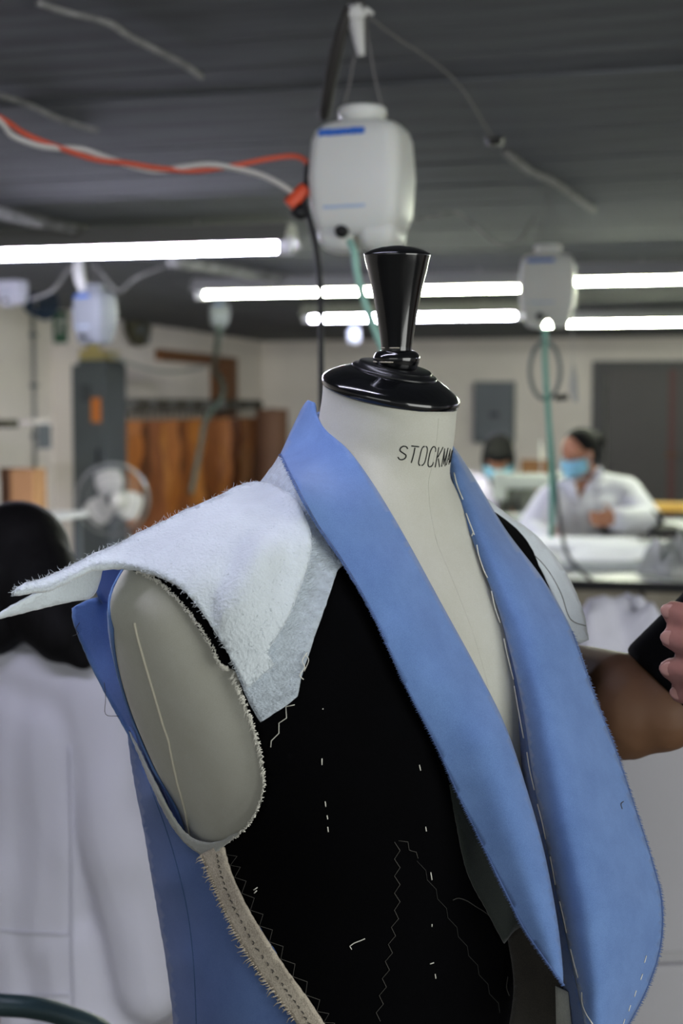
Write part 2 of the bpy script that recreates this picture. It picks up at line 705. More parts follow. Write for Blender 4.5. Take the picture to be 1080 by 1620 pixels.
skin_line('centre_front_seam', [(0.06, 1.556), (0.06, 1.50), (0.05, 1.46), (0.02, 1.40), (0.0, 1.30), (0, 1.15), (0, 1.0), (0, 0.85)], -0.0001, 0.0004, m_seam, form)
m_seam2 = mat('side_seam_cord', (190, 186, 170), rough=0.9)
# lettering printed round the neck, strokes in units of the letter box
GL = {
    'S': [[(0.95, 0.86), (0.72, 1.0), (0.35, 1.0), (0.08, 0.84), (0.1, 0.64), (0.5, 0.5), (0.9, 0.36), (0.92, 0.14), (0.65, 0.0), (0.3, 0.0), (0.02, 0.16)]],
    'T': [[(0.0, 1.0), (1.0, 1.0)], [(0.5, 0.93), (0.5, 0.0)]],
    'O': [[(0.44, 1.0), (0.25, 0.97), (0.08, 0.82), (0.05, 0.5), (0.08, 0.18), (0.25, 0.03), (0.42, 0.0)],
          [(0.6, 1.0), (0.78, 0.97), (0.93, 0.82), (0.95, 0.5), (0.93, 0.18), (0.78, 0.03), (0.6, 0.0)]],
    'C': [[(0.93, 0.76), (0.85, 0.93), (0.55, 1.0), (0.25, 0.93), (0.08, 0.75), (0.05, 0.5), (0.08, 0.25), (0.25, 0.06), (0.55, 0.0), (0.85, 0.07), (0.93, 0.25)]],
    'K': [[(0.08, 1.0), (0.08, 0.0)], [(0.95, 1.0), (0.22, 0.52)], [(0.38, 0.46), (0.95, 0.0)]],
    'M': [[(0.05, 0.0), (0.05, 1.0), (0.28, 0.55), (0.5, 0.12), (0.72, 0.55), (0.95, 1.0)], [(0.95, 0.9), (0.95, 0.0)]],
    'A': [[(0.0, 0.0), (0.5, 1.0), (1.0, 0.0)], [(0.22, 0.36), (0.78, 0.36)]],
    'N': [[(0.08, 0.0), (0.08, 1.0), (0.92, 0.0)], [(0.92, 0.1), (0.92, 1.0)]],
}
m_ink = mat('black_print', (24, 26, 26), rough=0.8)
TXT = 'STOCKMAN'
TH0 = 0.645                                            # ring angle of the first letter's left edge
for i, ch in enumerate(TXT):
    u = (i + 0.5) / 8.0
    hgt = 0.0125 + 0.0125 * math.sin(PI * min(1, max(0, u))) ** 1.0
    zc = 1.5185 - 0.0008 * i
    thL = TH0 - i * 0.160
    for st in GL[ch]:
        pts2 = catmull([(x, y, 0) for x, y in st], 5) if len(st) > 3 and ch in 'SOC' else [Vector((x, y, 0)) for x, y in st]
        dense = []
        for p, q in zip(pts2, pts2[1:]):
            for k in range(3):
                dense.append(p.lerp(q, k / 3))
        dense.append(pts2[-1])
        pts = []
        for p in dense:
            zz = zc + (p.y - 0.5) * hgt
            pts.append(FMI @ form_pt(thL - 0.120 * p.x, zz, 0.0001))
        tube_obj('printed_letter', pts, 0.00062, m_ink, form, 5)
# stand: pole and tripod base (below the frame)
bm = bmesh.new()
lathe(bm, [(0.018, 0.06), (0.018, 0.80)], 20, Matrix.Translation((0, -0.045, 0)))
from_bm('pole', bm, m_black_metal, form, True)
bm = bmesh.new()
lathe(bm, [(0.03, 0.05), (0.034, 0.08), (0.026, 0.16), (0.02, 0.2)], 20, Matrix.Translation((0, -0.045, 0)))
from_bm('hub', bm, m_lacq, form, True)
for k in range(3):
    a = 2 * PI * k / 3 + 0.4
    d = Vector((math.cos(a), math.sin(a), 0))
    o = Vector((0, -0.045, 0))
    tube_obj('leg', [o + Vector((0, 0, 0.12)), o + d * 0.08 + Vector((0, 0, 0.10)), o + d * 0.2 + Vector((0, 0, 0.04)), o + d * 0.27 + Vector((0, 0, 0.016))],
             [0.016, 0.016, 0.014, 0.015], m_lacq, form, 10, 4)
# ================================================================ the jacket in the making
import numpy as np
m_blue = weave('blue_wool', (109, 141, 194), (88, 117, 170), scale=1500, rough=0.92, sheen=0.25, bump=0.2)
m_blue_in = weave('blue_wool_back', (92, 116, 166), (78, 101, 150), scale=1500, rough=0.95, sheen=0.15, bump=0.2)
m_black = weave('black_canvas', (6, 6, 8), (4, 4, 5), scale=1500, rough=0.95, sheen=0.0, bump=0.2)
m_black.node_tree.nodes['Principled BSDF'].inputs['Specular IOR Level'].default_value = 0.05
m_felt = mat('white_felt', (214, 223, 229), rough=1.0, spec=0.1, sheen=0.6, var=0.08, vscale=38, bump=0.36, bscale=380)
m_fuse = mat('fusible_fleece', (196, 207, 218), rough=1.0, spec=0.1, sheen=0.3, var=0.22, vscale=120, bump=0.7, bscale=420, stretch=(1, 1, 2))
m_tape = weave('linen_tape', (206, 196, 180), (150, 140, 126), scale=700, rough=0.95, sheen=0.1, bump=0.6)
m_lining = weave('grey_lining', (172, 174, 168), (150, 152, 146), scale=1200)
m_facing = weave('dark_facing', (52, 58, 54), (40, 46, 42), scale=900)
m_facing2 = weave('brown_grey_facing', (62, 58, 52), (46, 44, 40), scale=900)
m_thread = mat('white_thread', (228, 226, 215), rough=0.8)
m_dthread = mat('dark_thread', (70, 68, 64), rough=0.8)
m_dthread2 = mat('faint_thread', (44, 44, 42), rough=0.8)
m_bthread = mat('blue_thread', (60, 90, 130), rough=0.8)

jacket = thing('jacket', 'half-made blue wool jacket with black canvas front draped on the dress form', 'jacket', NB)
JI = Matrix.Translation(NB).inverted()


class TPS:
    """smooth depth field through scattered (column, row, depth) marks"""

    def __init__(self, pts):
        P = np.array([(p[0], p[1]) for p in pts], float) / 100.0
        v = np.array([p[2] for p in pts], float)
        n = len(P)
        d = np.linalg.norm(P[:, None] - P[None], axis=2)
        K = np.where(d > 0, d * d * np.log(d + 1e-12), 0) + np.eye(n) * 1e-3
        Q = np.hstack([np.ones((n, 1)), P])
        A = np.zeros((n + 3, n + 3))
        A[:n, :n] = K
        A[:n, n:] = Q
        A[n:, :n] = Q.T
        self.w = np.linalg.solve(A, np.concatenate([v, np.zeros(3)]))
        self.P = P

    def __call__(self, x, y):
        q = np.array([x, y]) / 100.0
        d = np.linalg.norm(self.P - q, axis=1)
        return float((d * d * np.log(d + 1e-12)).dot(self.w[:-3]) + self.w[-3] + self.w[-2] * q[0] + self.w[-1] * q[1])


def inside(poly, x, y):
    c = False
    j = len(poly) - 1
    for i in range(len(poly)):
        xi, yi = poly[i]
        xj, yj = poly[j]
        if (yi > y) != (yj > y) and x < (xj - xi) * (y - yi) / (yj - yi) + xi:
            c = not c
        j = i
    return c


def densify(poly, step, jit=0.0, rnd=None, curved=True):
    """closed outline -> evenly spaced points; a point written with a third value of 1 is a sharp corner"""
    n = len(poly)
    out = []
    for i in range(n):
        p0, p1, p2, p3 = poly[i - 1], poly[i], poly[(i + 1) % n], poly[(i + 2) % n]
        a0, a1, a2, a3 = [Vector((p[0], p[1])) for p in (p0, p1, p2, p3)]
        if len(p1) > 2:
            a0 = a1 * 2 - a2
        if len(p2) > 2:
            a3 = a2 * 2 - a1
        k = max(1, int((a2 - a1).length / step))
        for s in range(k):
            t = s / k
            if curved:
                q = 0.5 * ((2 * a1) + (a2 - a0) * t + (2 * a0 - 5 * a1 + 4 * a2 - a3) * t * t + (3 * a1 - a0 - 3 * a2 + a3) * t ** 3)
            else:
                q = a1.lerp(a2, t)
            if jit and rnd:
                q = q + Vector((rnd.uniform(-jit, jit), rnd.uniform(-jit, jit)))
            out.append((q.x, q.y))
    return out


def tri_region(outline, step):
    xs = [p[0] for p in outline]
    ys = [p[1] for p in outline]
    pts = [Vector(p) for p in outline]
    n = len(pts)
    edges = [(i, (i + 1) % n) for i in range(n)]
    y = min(ys) + step * 0.5
    r = 0
    P = np.array(outline)
    while y < max(ys):
        x = min(xs) + step * (0.5 if r % 2 else 0.0)
        while x < max(xs):
            if inside(outline, x, y) and np.min(np.hypot(P[:, 0] - x, P[:, 1] - y)) > step * 0.45:
                pts.append(Vector((x, y)))
            x += step
        y += step * 0.87
        r += 1
    res = delaunay_2d_cdt(pts, edges, [], 1, 1e-4)
    return res[0], res[2]


def piece(name, outline, field, m, thick=0.002, step=9, clear=None, jit=0.0, parent=None, seed=1, edge_step=None, mp=None):
    """a cut piece of cloth: outline seen in the photograph, its own distance at every point, real thickness"""
    rnd = random.Random(seed)
    ol = densify(outline, edge_step or step * 0.8, jit, rnd)
    vs2, fs = tri_region(ol, step)
    bm = bmesh.new()
    bv = []
    for v in vs2:
        bv.append(bm.verts.new(JI @ surf(v.x, v.y, field, clear)))
    for f in fs:
        try:
            bm.faces.new([bv[i] for i in f])
        except ValueError:
            pass
    bmesh.ops.recalc_face_normals(bm, faces=bm.faces[:])
    cl = JI @ CAM
    s = sum((cl - f.calc_center_median()).dot(f.normal) * f.calc_area() for f in bm.faces)
    if s < 0:
        bmesh.ops.reverse_faces(bm, faces=bm.faces[:])
    o = from_bm(name, bm, m, parent or jacket, True, fix=False)
    if mp:
        o.data.materials.append(mp)
    if thick:
        sd = o.modifiers.new('thickness', 'SOLIDIFY')
        sd.thickness = thick
        sd.offset = -1
        if mp:
            sd.material_offset = 1
    return o


def surf(x, y, field, clear=None):
    d = field(x, y) if field else None
    if clear is not None:
        h = bodyhit(x, y)
        if h is not None:
            c = max(0.35, abs(h[1].dot(RAY(x, y).normalized())))
            db = h[2] - clear / c
            d = db if d is None else min(d, db)
    return W(x, y, d)


def hitd(x, y, off):
    h = bodyhit(x, y)
    if h is None:
        return None
    c = max(0.35, abs(h[1].dot(RAY(x, y).normalized())))
    return h[2] - off / c


def marks(lst):
    """depth marks: (column, row, distance) or (column, row, None, clearance over the form)"""
    out = []
    for q in lst:
        if q[2] is None:
            d = hitd(q[0], q[1], q[3])
            if d is not None:
                out.append((q[0], q[1], d))
        else:
            out.append(q)
    return TPS(out)


def skin_panel(name, outline_tz, off, m, thick=0.002, step=0.012, parent=None, mp=None):
    """cloth lying on the form, outlined by ring angle (x 0.2 m) and height"""
    ol = densify([(a * 0.2, z) for a, z in outline_tz], step * 0.8, curved=False)
    vs2, fs = tri_region(ol, step)
    bm = bmesh.new()
    bv = [bm.verts.new(JI @ form_pt(v.x / 0.2, v.y, off(v.x / 0.2, v.y) if callable(off) else off)) for v in vs2]
    for f in fs:
        try:
            bm.faces.new([bv[i] for i in f])
        except ValueError:
            pass
    bmesh.ops.recalc_face_normals(bm, faces=bm.faces[:])
    c = JI @ FM @ Vector((0, -0.05, 1.2))
    s = sum((f.calc_center_median() - c).dot(f.normal) for f in bm.faces)
    if s < 0:
        bmesh.ops.reverse_faces(bm, faces=bm.faces[:])
    o = from_bm(name, bm, m, parent or jacket, True, fix=False)
    if mp:
        o.data.materials.append(mp)
    sd = o.modifiers.new('thickness', 'SOLIDIFY')
    sd.thickness = thick
    sd.offset = -1
    if mp:
        sd.material_offset = 1
    return o


def on_surf(pts, field, clear, lift):
    """points lifted a little towards the viewer off a piece"""
    out = []
    for x, y in pts:
        p = surf(x, y, field, clear)
        out.append(JI @ (p - RAY(x, y).normalized() * lift))
    return out


def thread(name, pts, field, clear, rad, m, lift=0.0008, seg=5, n=4, parent=None):
    P = [(q.x, q.y) for q in catmull([(x, y, 0) for x, y in pts], n)] if n else pts
    return tube_obj(name, on_surf(P, field, clear, lift), rad, m, parent or jacket, seg)


# ---- black canvas front (right side of the body)
BLACK = 0.006
black_px = [(372, 1040), (383, 1095), (402, 1150), (415, 1200), (418, 1245), (407, 1285), (386, 1314), (352, 1337), (338, 1346, 1), (352, 1392), (385, 1455),
            (425, 1520), (470, 1585), (512, 1645, 1), (650, 1648), (806, 1650, 1), (816, 1565), (824, 1482, 1), (797, 1490, 1), (764, 1400), (735, 1300), (714, 1215),
            (690, 1120), (640, 1000), (600, 880, 1), (520, 850), (440, 850), (372, 940, 1)]
piece('front_canvas', black_px, None, m_black, 0.0025, step=12, clear=BLACK, jit=0.5)
# the same front on the far side
mir = [thz(p[0], p[1]) for p in densify(black_px, 14)]
mir = [(-a, z) for a, z in [q for q in mir if q is not None]]
skin_panel('front_canvas', mir, BLACK, m_black, 0.0025)
# back of the jacket, standing a little off the form
back_out = [(1.75, 1.36), (2.0, 1.405), (2.4, 1.43), (2.8, 1.45), (PI, 1.46), (2 * PI - 2.8, 1.45), (2 * PI - 2.4, 1.43), (2 * PI - 2.0, 1.405), (2 * PI - 1.75, 1.36),
            (2 * PI - 1.9, 1.25), (2 * PI - 1.75, 1.17), (2 * PI - 1.5, 1.15), (2 * PI - 1.3, 1.08), (2 * PI - 1.2, 0.98), (2 * PI - 1.2, 0.86), (1.7, 0.86),
            (1.72, 1.0), (1.78, 1.12), (1.85, 1.18), (2.05, 1.26)]
skin_panel('back_panel', back_out, lambda t, z: 0.002 + 0.003 * min(1, max(0, (t - 1.9) / 0.4)), m_blue, 0.002, step=0.018, mp=m_blue_in)

# ---- blue side panel, left edge turning round to the back
side_px = [(200, 1146, 1), (206, 1200), (216, 1258), (228, 1320), (240, 1390), (250, 1450), (262, 1520), (270, 1580), (277, 1650, 1), (560, 1660, 1), (480, 1560), (440, 1510), (400, 1450),
           (365, 1390), (345, 1342, 1), (318, 1344), (296, 1328), (274, 1300), (248, 1252), (226, 1205), (210, 1160)]
F_side = marks([(216, 1258, 1.355), (200, 1146, 1.345), (240, 1390, 1.365), (262, 1520, 1.37), (277, 1650, 1.375), (235, 1258, 1.315), (262, 1390, 1.325), (285, 1520, 1.325),
                (302, 1640, 1.325), (226, 1205, 1.322), (274, 1300, 1.29), (300, 1390, 1.29), (330, 1520, 1.285), (360, 1640, 1.28), (318, 1344, None, 0.010), (365, 1390, None, 0.006),
                (400, 1450, None, 0.006), (440, 1510, None, 0.006), (520, 1600, None, 0.005)])
piece('side_panel', side_px, F_side, m_blue_in, 0.002, step=9, jit=0.5)
thread('seam_line', [(238, 1245), (262, 1310), (280, 1370), (296, 1440), (305, 1510), (309, 1580), (311, 1640)], F_side, None, 0.0006, m_bthread, 0.0002)

# ---- blue back edge flaring out behind the arm plate
flap_px = [(116, 962, 1), (118, 985), (140, 1040), (166, 1092), (188, 1132), (204, 1160, 1), (232, 1215), (262, 1275), (300, 1330, 1), (325, 1330, 1), (290, 1240), (262, 1150), (240, 1060), (225, 980), (215, 935, 1),
           (160, 943, 1), (138, 950)]
F_flap = marks([(116, 962, 1.318), (140, 1040, 1.325), (188, 1132, 1.335), (204, 1160, 1.337), (262, 1275, 1.335), (300, 1330, 1.31), (160, 943, 1.345), (170, 1000, 1.352), (190, 1060, 1.36),
                (215, 1130, 1.362), (245, 1210, 1.36), (280, 1290, 1.35), (325, 1330, 1.345), (215, 935, 1.41), (240, 1060, 1.42), (262, 1150, 1.42), (290, 1240, 1.41)])
piece('back_armhole_edge', flap_px, F_flap, m_blue, 0.002, step=8, jit=0.4, mp=m_blue_in)
top_px = [(146, 900, 1), (168, 893, 1), (230, 893, 1), (230, 950, 1), (165, 955, 1), (158, 945), (152, 925)]
F_top = marks([(146, 900, 1.335), (152, 925, 1.335), (158, 945, 1.335), (185, 900, 1.37), (185, 945, 1.37), (230, 893, 1.42), (230, 950, 1.42)])
piece('back_shoulder_edge', top_px, F_top, m_blue_in, 0.002, step=7, jit=0.4)
# grey-white lining edge along the lower armhole
bind_px = [(203, 1156, 1), (222, 1190), (245, 1238), (268, 1284), (292, 1318), (318, 1332), (345, 1331), (372, 1318, 1), (380, 1318), (352, 1340), (328, 1356), (308, 1346), (290, 1332), (265, 1297), (240, 1246), (219, 1196)]
F_bind = TPS([(x, y, F_side(x, y) - 0.002) for x, y in ((210, 1160), (226, 1205), (248, 1252), (274, 1300), (300, 1330), (330, 1350))] + [(372, 1318, hitd(372, 1318, 0.010)), (345, 1332, hitd(345, 1332, 0.011))])
piece('lining_edge', bind_px, F_bind, m_lining, 0.0015, step=5, jit=0.5)

# ---- linen tape along the side seam, frayed at its left edge
tape_px = [(316, 1352, 1), (328, 1346), (345, 1338), (354, 1342, 1), (364, 1378), (386, 1428), (418, 1482), (456, 1540), (486, 1580), (514, 1622), (530, 1648, 1), (490, 1648, 1), (462, 1610), (428, 1565), (390, 1512), (358, 1452), (336, 1402)]
F_tape = marks([(316, 1352, None, 0.014), (354, 1342, None, 0.0095), (364, 1378, None, 0.0095), (340, 1402, None, 0.0125), (386, 1428, None, 0.0095), (362, 1452, None, 0.0115), (418, 1482, None, 0.0095),
                (394, 1512, None, 0.011), (456, 1540, None, 0.0095), (432, 1565, None, 0.0105), (514, 1622, None, 0.0095), (466, 1610, None, 0.0105), (500, 1650, None, 0.010)])
tape = piece('side_tape', tape_px, F_tape, m_tape, 0.0016, step=7, jit=0.6)
rt = random.Random(11)
tl = [(q.x, q.y) for q in catmull([(316, 1354, 0), (336, 1402, 0), (358, 1452, 0), (390, 1512, 0), (428, 1565, 0), (462, 1610, 0)], 16)]
bm = bmesh.new()
for x, y in tl:
    L = rt.choice((2, 3, 4, 5, 7, 9)) * rt.uniform(0.7, 1.2)
    a = rt.uniform(-0.6, 0.9)
    x += rt.uniform(-1, 1)
    y += rt.uniform(-3, 3)
    pts = [(x + 3, y - 1), (x - L * 0.5, y + L * 0.3 * a + rt.uniform(0, 2)), (x - L, y + L * a + rt.uniform(0, 5))]
    tube(bm, on_surf(pts, F_tape, None, 0.001), [0.0007, 0.0006, 0.0003], 4)
tag(from_bm('frayed_edge', bm, m_tape, tape, True), kind='stuff')
bm = bmesh.new()
tm = [(q.x, q.y) for q in catmull([(342, 1352, 0), (352, 1395, 0), (374, 1445, 0), (405, 1500, 0), (444, 1555, 0), (476, 1600, 0), (505, 1645, 0)], 10)]
for (x, y), (x2, y2) in zip(tm[::2], tm[1::2]):
    tube(bm, on_surf([(x + rt.uniform(-2, 2), y), ((x + x2) / 2 + 2, (y + y2) / 2), (x2 + rt.uniform(-2, 2), y2)], F_tape, None, 0.0006), 0.0005, 4)
tag(from_bm('seam_stitch', bm, m_dthread, tape, True), kind='stuff')

# ---- facing pieces seen below the right lapel
fac_px = [(690, 1140, 1), (730, 1180), (770, 1260), (800, 1330), (840, 1420), (836, 1462, 1), (815, 1472), (798, 1493, 1), (770, 1440), (740, 1380), (720, 1290)]
F_fac = marks([(690, 1140, None, 0.004), (740, 1300, None, 0.0075), (770, 1260, None, 0.009), (798, 1493, None, 0.014), (840, 1420, None, 0.016), (765, 1420, None, 0.009)])
piece('chest_facing', fac_px, F_fac, m_facing, 0.0015, step=9, jit=0.4)
fac2_px = [(800, 1470, 1), (845, 1450, 1), (885, 1510), (905, 1570), (902, 1650, 1), (800, 1652, 1), (812, 1560)]
F_fac2 = TPS([(800, 1470, 1.30), (845, 1450, 1.29), (905, 1570, 1.265), (902, 1650, 1.27), (800, 1652, 1.31), (850, 1560, 1.28)])
piece('lower_facing', fac2_px, F_fac2, m_facing2, 0.0015, step=12)
fac3_px = [(878, 1560, 1), (898, 1570, 1), (906, 1650, 1), (880, 1650, 1)]
piece('lining_strip', fac3_px, TPS([(878, 1560, 1.257), (906, 1650, 1.25), (880, 1650, 1.257), (898, 1570, 1.25)]), m_lining, 0.0015, step=12)

# ---- right lapel and collar
rl_in = [(496, 636), (500, 658), (517, 682), (552, 713), (592, 768), (640, 848), (700, 958), (760, 1068), (800, 1150), (832, 1245), (860, 1345), (880, 1448), (889, 1520), (891, 1559)]
rl_out = [(891, 1559, 1), (862, 1520), (828, 1470), (800, 1415), (772, 1358), (726, 1263), (690, 1182), (641, 1086), (591, 976), (546, 896), (500, 828), (463, 760), (443, 719, 1), (455, 692), (468, 664), (478, 644), (487, 633)]
RROWS = [(1170, 685, 808, 1.206, 1.208, 1.236), (1260, 725, 836, 1.214, 1.205, 1.230), (1360, 773, 864, 1.213, 1.202, 1.223), (1460, 822, 882, 1.208, 1.199, 1.213), (1548, 880, 890, 1.203, 1.201, 1.205)]
rmk = []
for y0, y1 in zip(RROWS, RROWS[1:]):
    for k in range(3):
        q = [a + (b - a) * k / 3 for a, b in zip(y0, y1)]
        for t_, wo_, wi_ in ((0, 1, 0), (0.3, 0.4, 0), (0.6, 0, 0), (0.85, 0, 0.4), (1, 0, 1)):
            rmk.append((q[1] + (q[2] - q[1]) * t_, q[0], q[4] + wo_ * (q[3] - q[4]) + wi_ * (q[5] - q[4])))
F_rl = marks([(489, 632, 1.362), (502, 668, 1.338), (443, 719, 1.358), (482, 700, 1.338), (463, 762, None, 0.026), (500, 830, None, 0.024), (520, 750, None, 0.016), (546, 896, None, 0.018),
              (552, 713, None, 0.009), (592, 768, None, 0.010), (565, 800, None, 0.020), (640, 848, None, 0.010), (591, 976, None, 0.016), (620, 900, None, 0.020), (700, 958, None, 0.012),
              (650, 985, None, 0.022), (641, 1086, None, 0.016), (705, 1080, None, 0.026), (760, 1068, None, 0.018)] + rmk)
piece('lapel', rl_in + rl_out, F_rl, m_blue, 0.0024, step=8, jit=0.0, edge_step=6)
# little cut threads along the outer edge of the lapel
rt = random.Random(5)
bm = bmesh.new()
oe = [(q.x, q.y) for q in catmull([(q[0], q[1], 0) for q in rl_out[:13]], 40)]
for x, y in oe:
    L = rt.uniform(1.5, 4)
    tube(bm, on_surf([(x + 2, y - 1), (x - L, y + rt.uniform(0, 2))], F_rl, None, 0.0004), [0.0006, 0.0002], 3)
tag(from_bm('cut_edge', bm, m_blue_in, jacket, True), kind='stuff')

# ---- left lapel, rolling over
ll = [(716, 704, 1), (722, 712), (750, 755), (800, 838), (860, 918), (906, 1000), (941, 1100), (975, 1188), (1006, 1280), (1034, 1368), (1048, 1432), (1045, 1500), (1022, 1570), (985, 1640, 1), (930, 1655, 1),
      (922, 1610), (908, 1545), (893, 1475), (876, 1395), (858, 1310), (842, 1225), (828, 1130), (810, 1045), (788, 965), (762, 895), (738, 830), (718, 768), (711, 735)]
LROWS = [(705, 713, 722, 1.388, 0.004, 0.02), (760, 715, 753, 1.362, 0.006, 0.05), (830, 738, 795, 1.338, 0.006, 0.055), (900, 764, 846, 1.318, 0.008, 0.052), (1000, 799, 906, 1.296, 0.014, 0.054), (1100, 822, 941, 1.274, 0.022, 0.066),
         (1200, 838, 979, 1.250, 0.028, 0.080), (1305, 857, 1014, 1.226, 0.034, 0.095), (1440, 886, 1048, 1.206, 0.036, 0.098), (1555, 910, 1028, 1.200, 0.030, 0.078), (1660, 931, 980, 1.205, 0.008, 0.045)]
lm = []
for y0, y1 in zip(LROWS, LROWS[1:]):
    for k in range(3):
        q = [a + (b - a) * k / 3 for a, b in zip(y0, y1)]
        for t_, fi_, fo_ in ((0, 1, 0), (0.1, 0.42, 0), (0.22, 0.06, 0.0), (0.45, 0, 0.12), (0.7, 0, 0.45), (1, 0, 1)):
            lm.append((q[1] + (q[2] - q[1]) * t_, q[0], q[3] + fi_ * q[4] + fo_ * q[5]))
F_ll = TPS(lm)
piece('lapel', ll, F_ll, m_blue, 0.0024, step=8, edge_step=6)
# rolled inner face that turns back under the far lapel, in shadow beside the chest
roll_px = [(711, 735, 1), (722, 775), (742, 838), (766, 900), (792, 968), (814, 1048), (832, 1132), (846, 1226), (862, 1312), (880, 1396), (897, 1476), (912, 1546), (926, 1612), (932, 1655, 1), (905, 1655, 1), (890, 1560), (872, 1440), (855, 1340), (830, 1240),
           (812, 1150), (795, 1050), (775, 960), (752, 890), (730, 825), (712, 770)]
F_roll = TPS([(x + 2, y, F_ll(x + 4, y) + 0.004) for x, y in ((711, 735), (742, 838), (766, 900), (792, 968), (814, 1048), (832, 1132), (846, 1226), (862, 1312), (880, 1396), (897, 1476), (926, 1612))]
             + [(x, y, F_ll(x + 20, y) + 0.035) for x, y in ((712, 770), (730, 825), (752, 890), (775, 960), (795, 1050), (812, 1150), (830, 1240), (855, 1340), (872, 1440), (890, 1560), (905, 1655))])
piece('lapel_underside', roll_px, F_roll, m_blue_in, 0.002, step=8)
rt = random.Random(9)
bm = bmesh.new()
oe = [(q.x, q.y) for q in catmull([(q[0], q[1], 0) for q in ll[5:14]], 40)]
for x, y in oe:
    L = rt.uniform(1.5, 4.5)
    tube(bm, on_surf([(x - 2, y - 1), (x + L, y + rt.uniform(-1, 2))], F_ll, None, 0.0004), [0.0006, 0.0002], 3)
tag(from_bm('cut_edge', bm, m_blue_in, jacket, True), kind='stuff')
# white basting stitches along the fold: each one its own
for pts in (((718, 748), (723, 768), (732, 790)), ((737, 812), (743, 828), (750, 846)), ((748, 843), (746, 848)), ((754, 862), (757, 878), (765, 902), (771, 914)), ((777, 935), (783, 962), (791, 985)),
            ((797, 1010), (802, 1035), (807, 1055), (812, 1075)), ((813, 1085), (820, 1125), (828, 1168)), ((833, 1190), (838, 1220), (845, 1250)), ((850, 1272), (857, 1300), (863, 1328)),
            ((870, 1355), (874, 1376), (878, 1400)), ((885, 1426), (891, 1452), (896, 1476)), ((902, 1501), (908, 1525), (914, 1547)), ((920, 1570), (921, 1588), (927, 1604), (937, 1620))):
    thread('basting_stitch', pts, F_ll, None, 0.0006, m_thread, 0.0012)
for pts in (((1022, 1512), (1019, 1523)), ((1016, 1541), (1013, 1550)), ((1006, 1567), (1003, 1577)), ((997, 1590), (994, 1600)), ((988, 1612), (985, 1622))):
    thread('basting_stitch', pts, F_ll, None, 0.0005, m_thread, 0.0012, n=2)
thread('thread_mark', [(986, 1268), (982, 1272), (984, 1280)], F_ll, None, 0.0004, m_dthread, 0.001)

# ---- collar round the back of the neck
bm = bmesh.new()
sec = []
NA = 40
for i in range(NA + 1):
    th = math.radians(142 + 108 * i / NA)
    dv = Vector((math.sin(th), math.cos(th), 0))
    back = max(0.0, -math.cos(th))
    zt = 1.525 + 0.030 * back
    zb = 1.462 + 0.008 * back
    row = []
    for r, z in ((0.068, 1.47), (0.066, zt - 0.020), (0.067, zt - 0.011), (0.069, zt - 0.009), (0.074, zt - 0.014), (0.082, zt - 0.034), (0.090, (zt + zb) / 2 - 0.010), (0.099, zb)):
        p = Vector((0, -0.010, 0)) + dv * r
        row.append(bm.verts.new(JI @ FM @ Vector((p.x, p.y, z))))
    sec.append(row)
for a, b in zip(sec, sec[1:]):
    for k in range(len(a) - 1):
        bm.faces.new((a[k], a[k + 1], b[k + 1], b[k]))
o = from_bm('collar', bm, m_blue, jacket, True)
o.modifiers.new('thickness', 'SOLIDIFY').thickness = 0.002

# ---- right shoulder: fleece under layer, felt pad on top
fl_px = [(430, 738, 1), (440, 722, 1), (452, 728), (470, 770), (505, 835), (545, 893, 1), (535, 900), (518, 950), (500, 1000), (485, 1045), (476, 1075), (471, 1102, 1), (440, 1125), (412, 1143, 1), (397, 1118), (380, 1080), (360, 1030),
         (330, 960), (330, 870, 1), (390, 790)]
F_fl = marks([(430, 738, 1.345), (440, 722, 1.352), (470, 770, None, 0.016), (505, 835, None, 0.012), (540, 893, None, 0.0105), (518, 950, None, 0.0105), (476, 1075, None, 0.011), (471, 1102, None, 0.012), (440, 1125, None, 0.011),
              (412, 1143, None, 0.012), (380, 1080, None, 0.011), (360, 1030, None, 0.011), (330, 960, None, 0.011), (450, 900, None, 0.011), (450, 1000, None, 0.011), (400, 850, None, 0.012), (390, 800, 1.325)])
piece('fleece_layer', fl_px, F_fl, m_fuse, 0.0012, step=9, jit=0.6)
felt_px = [(392, 763, 1), (415, 762), (445, 772), (474, 800), (490, 838), (492, 870), (484, 905), (468, 950), (448, 992), (428, 1022), (425, 1035), (434, 1052, 1), (410, 1072), (391, 1090, 1), (370, 1050), (347, 1010), (318, 965), (290, 933), (255, 910), (215, 896), (185, 892), (158, 893), (140, 897),
           (118, 908), (92, 922), (72, 930), (45, 933), (18, 937, 1), (40, 922), (75, 912), (110, 895), (145, 877), (185, 860), (220, 842), (262, 822), (300, 803), (340, 787), (368, 772)]
F_felt = marks([(392, 763, 1.272), (440, 775, 1.262), (440, 800, 1.228), (490, 838, None, 0.017), (484, 905, None, 0.016), (448, 992, None, 0.016), (434, 1052, None, 0.016), (391, 1090, None, 0.016), (347, 1010, 1.147), (290, 933, 1.153),
                (400, 810, 1.223), (360, 825, 1.210), (320, 845, 1.196), (280, 865, 1.186), (240, 882, 1.183), (215, 896, 1.180), (255, 910, 1.165), (400, 900, 1.165), (320, 900, 1.160), (400, 1000, 1.150), (340, 960, 1.150), (440, 880, 1.176), (360, 860, 1.180),
                (340, 789, 1.250), (300, 805, 1.238), (262, 824, 1.227), (220, 844, 1.217), (185, 862, 1.208), (145, 878, 1.196), (110, 895, 1.181), (75, 912, 1.168), (45, 922, 1.158), (18, 937, 1.148), (72, 930, 1.160), (118, 908, 1.172), (158, 893, 1.184), (185, 892, 1.186)])
_ff = F_felt


def F_felt(x, y):
    d = _ff(x, y)
    return min(d, F_fl(x, y) - 0.006) if x > 345 and y > 770 else d


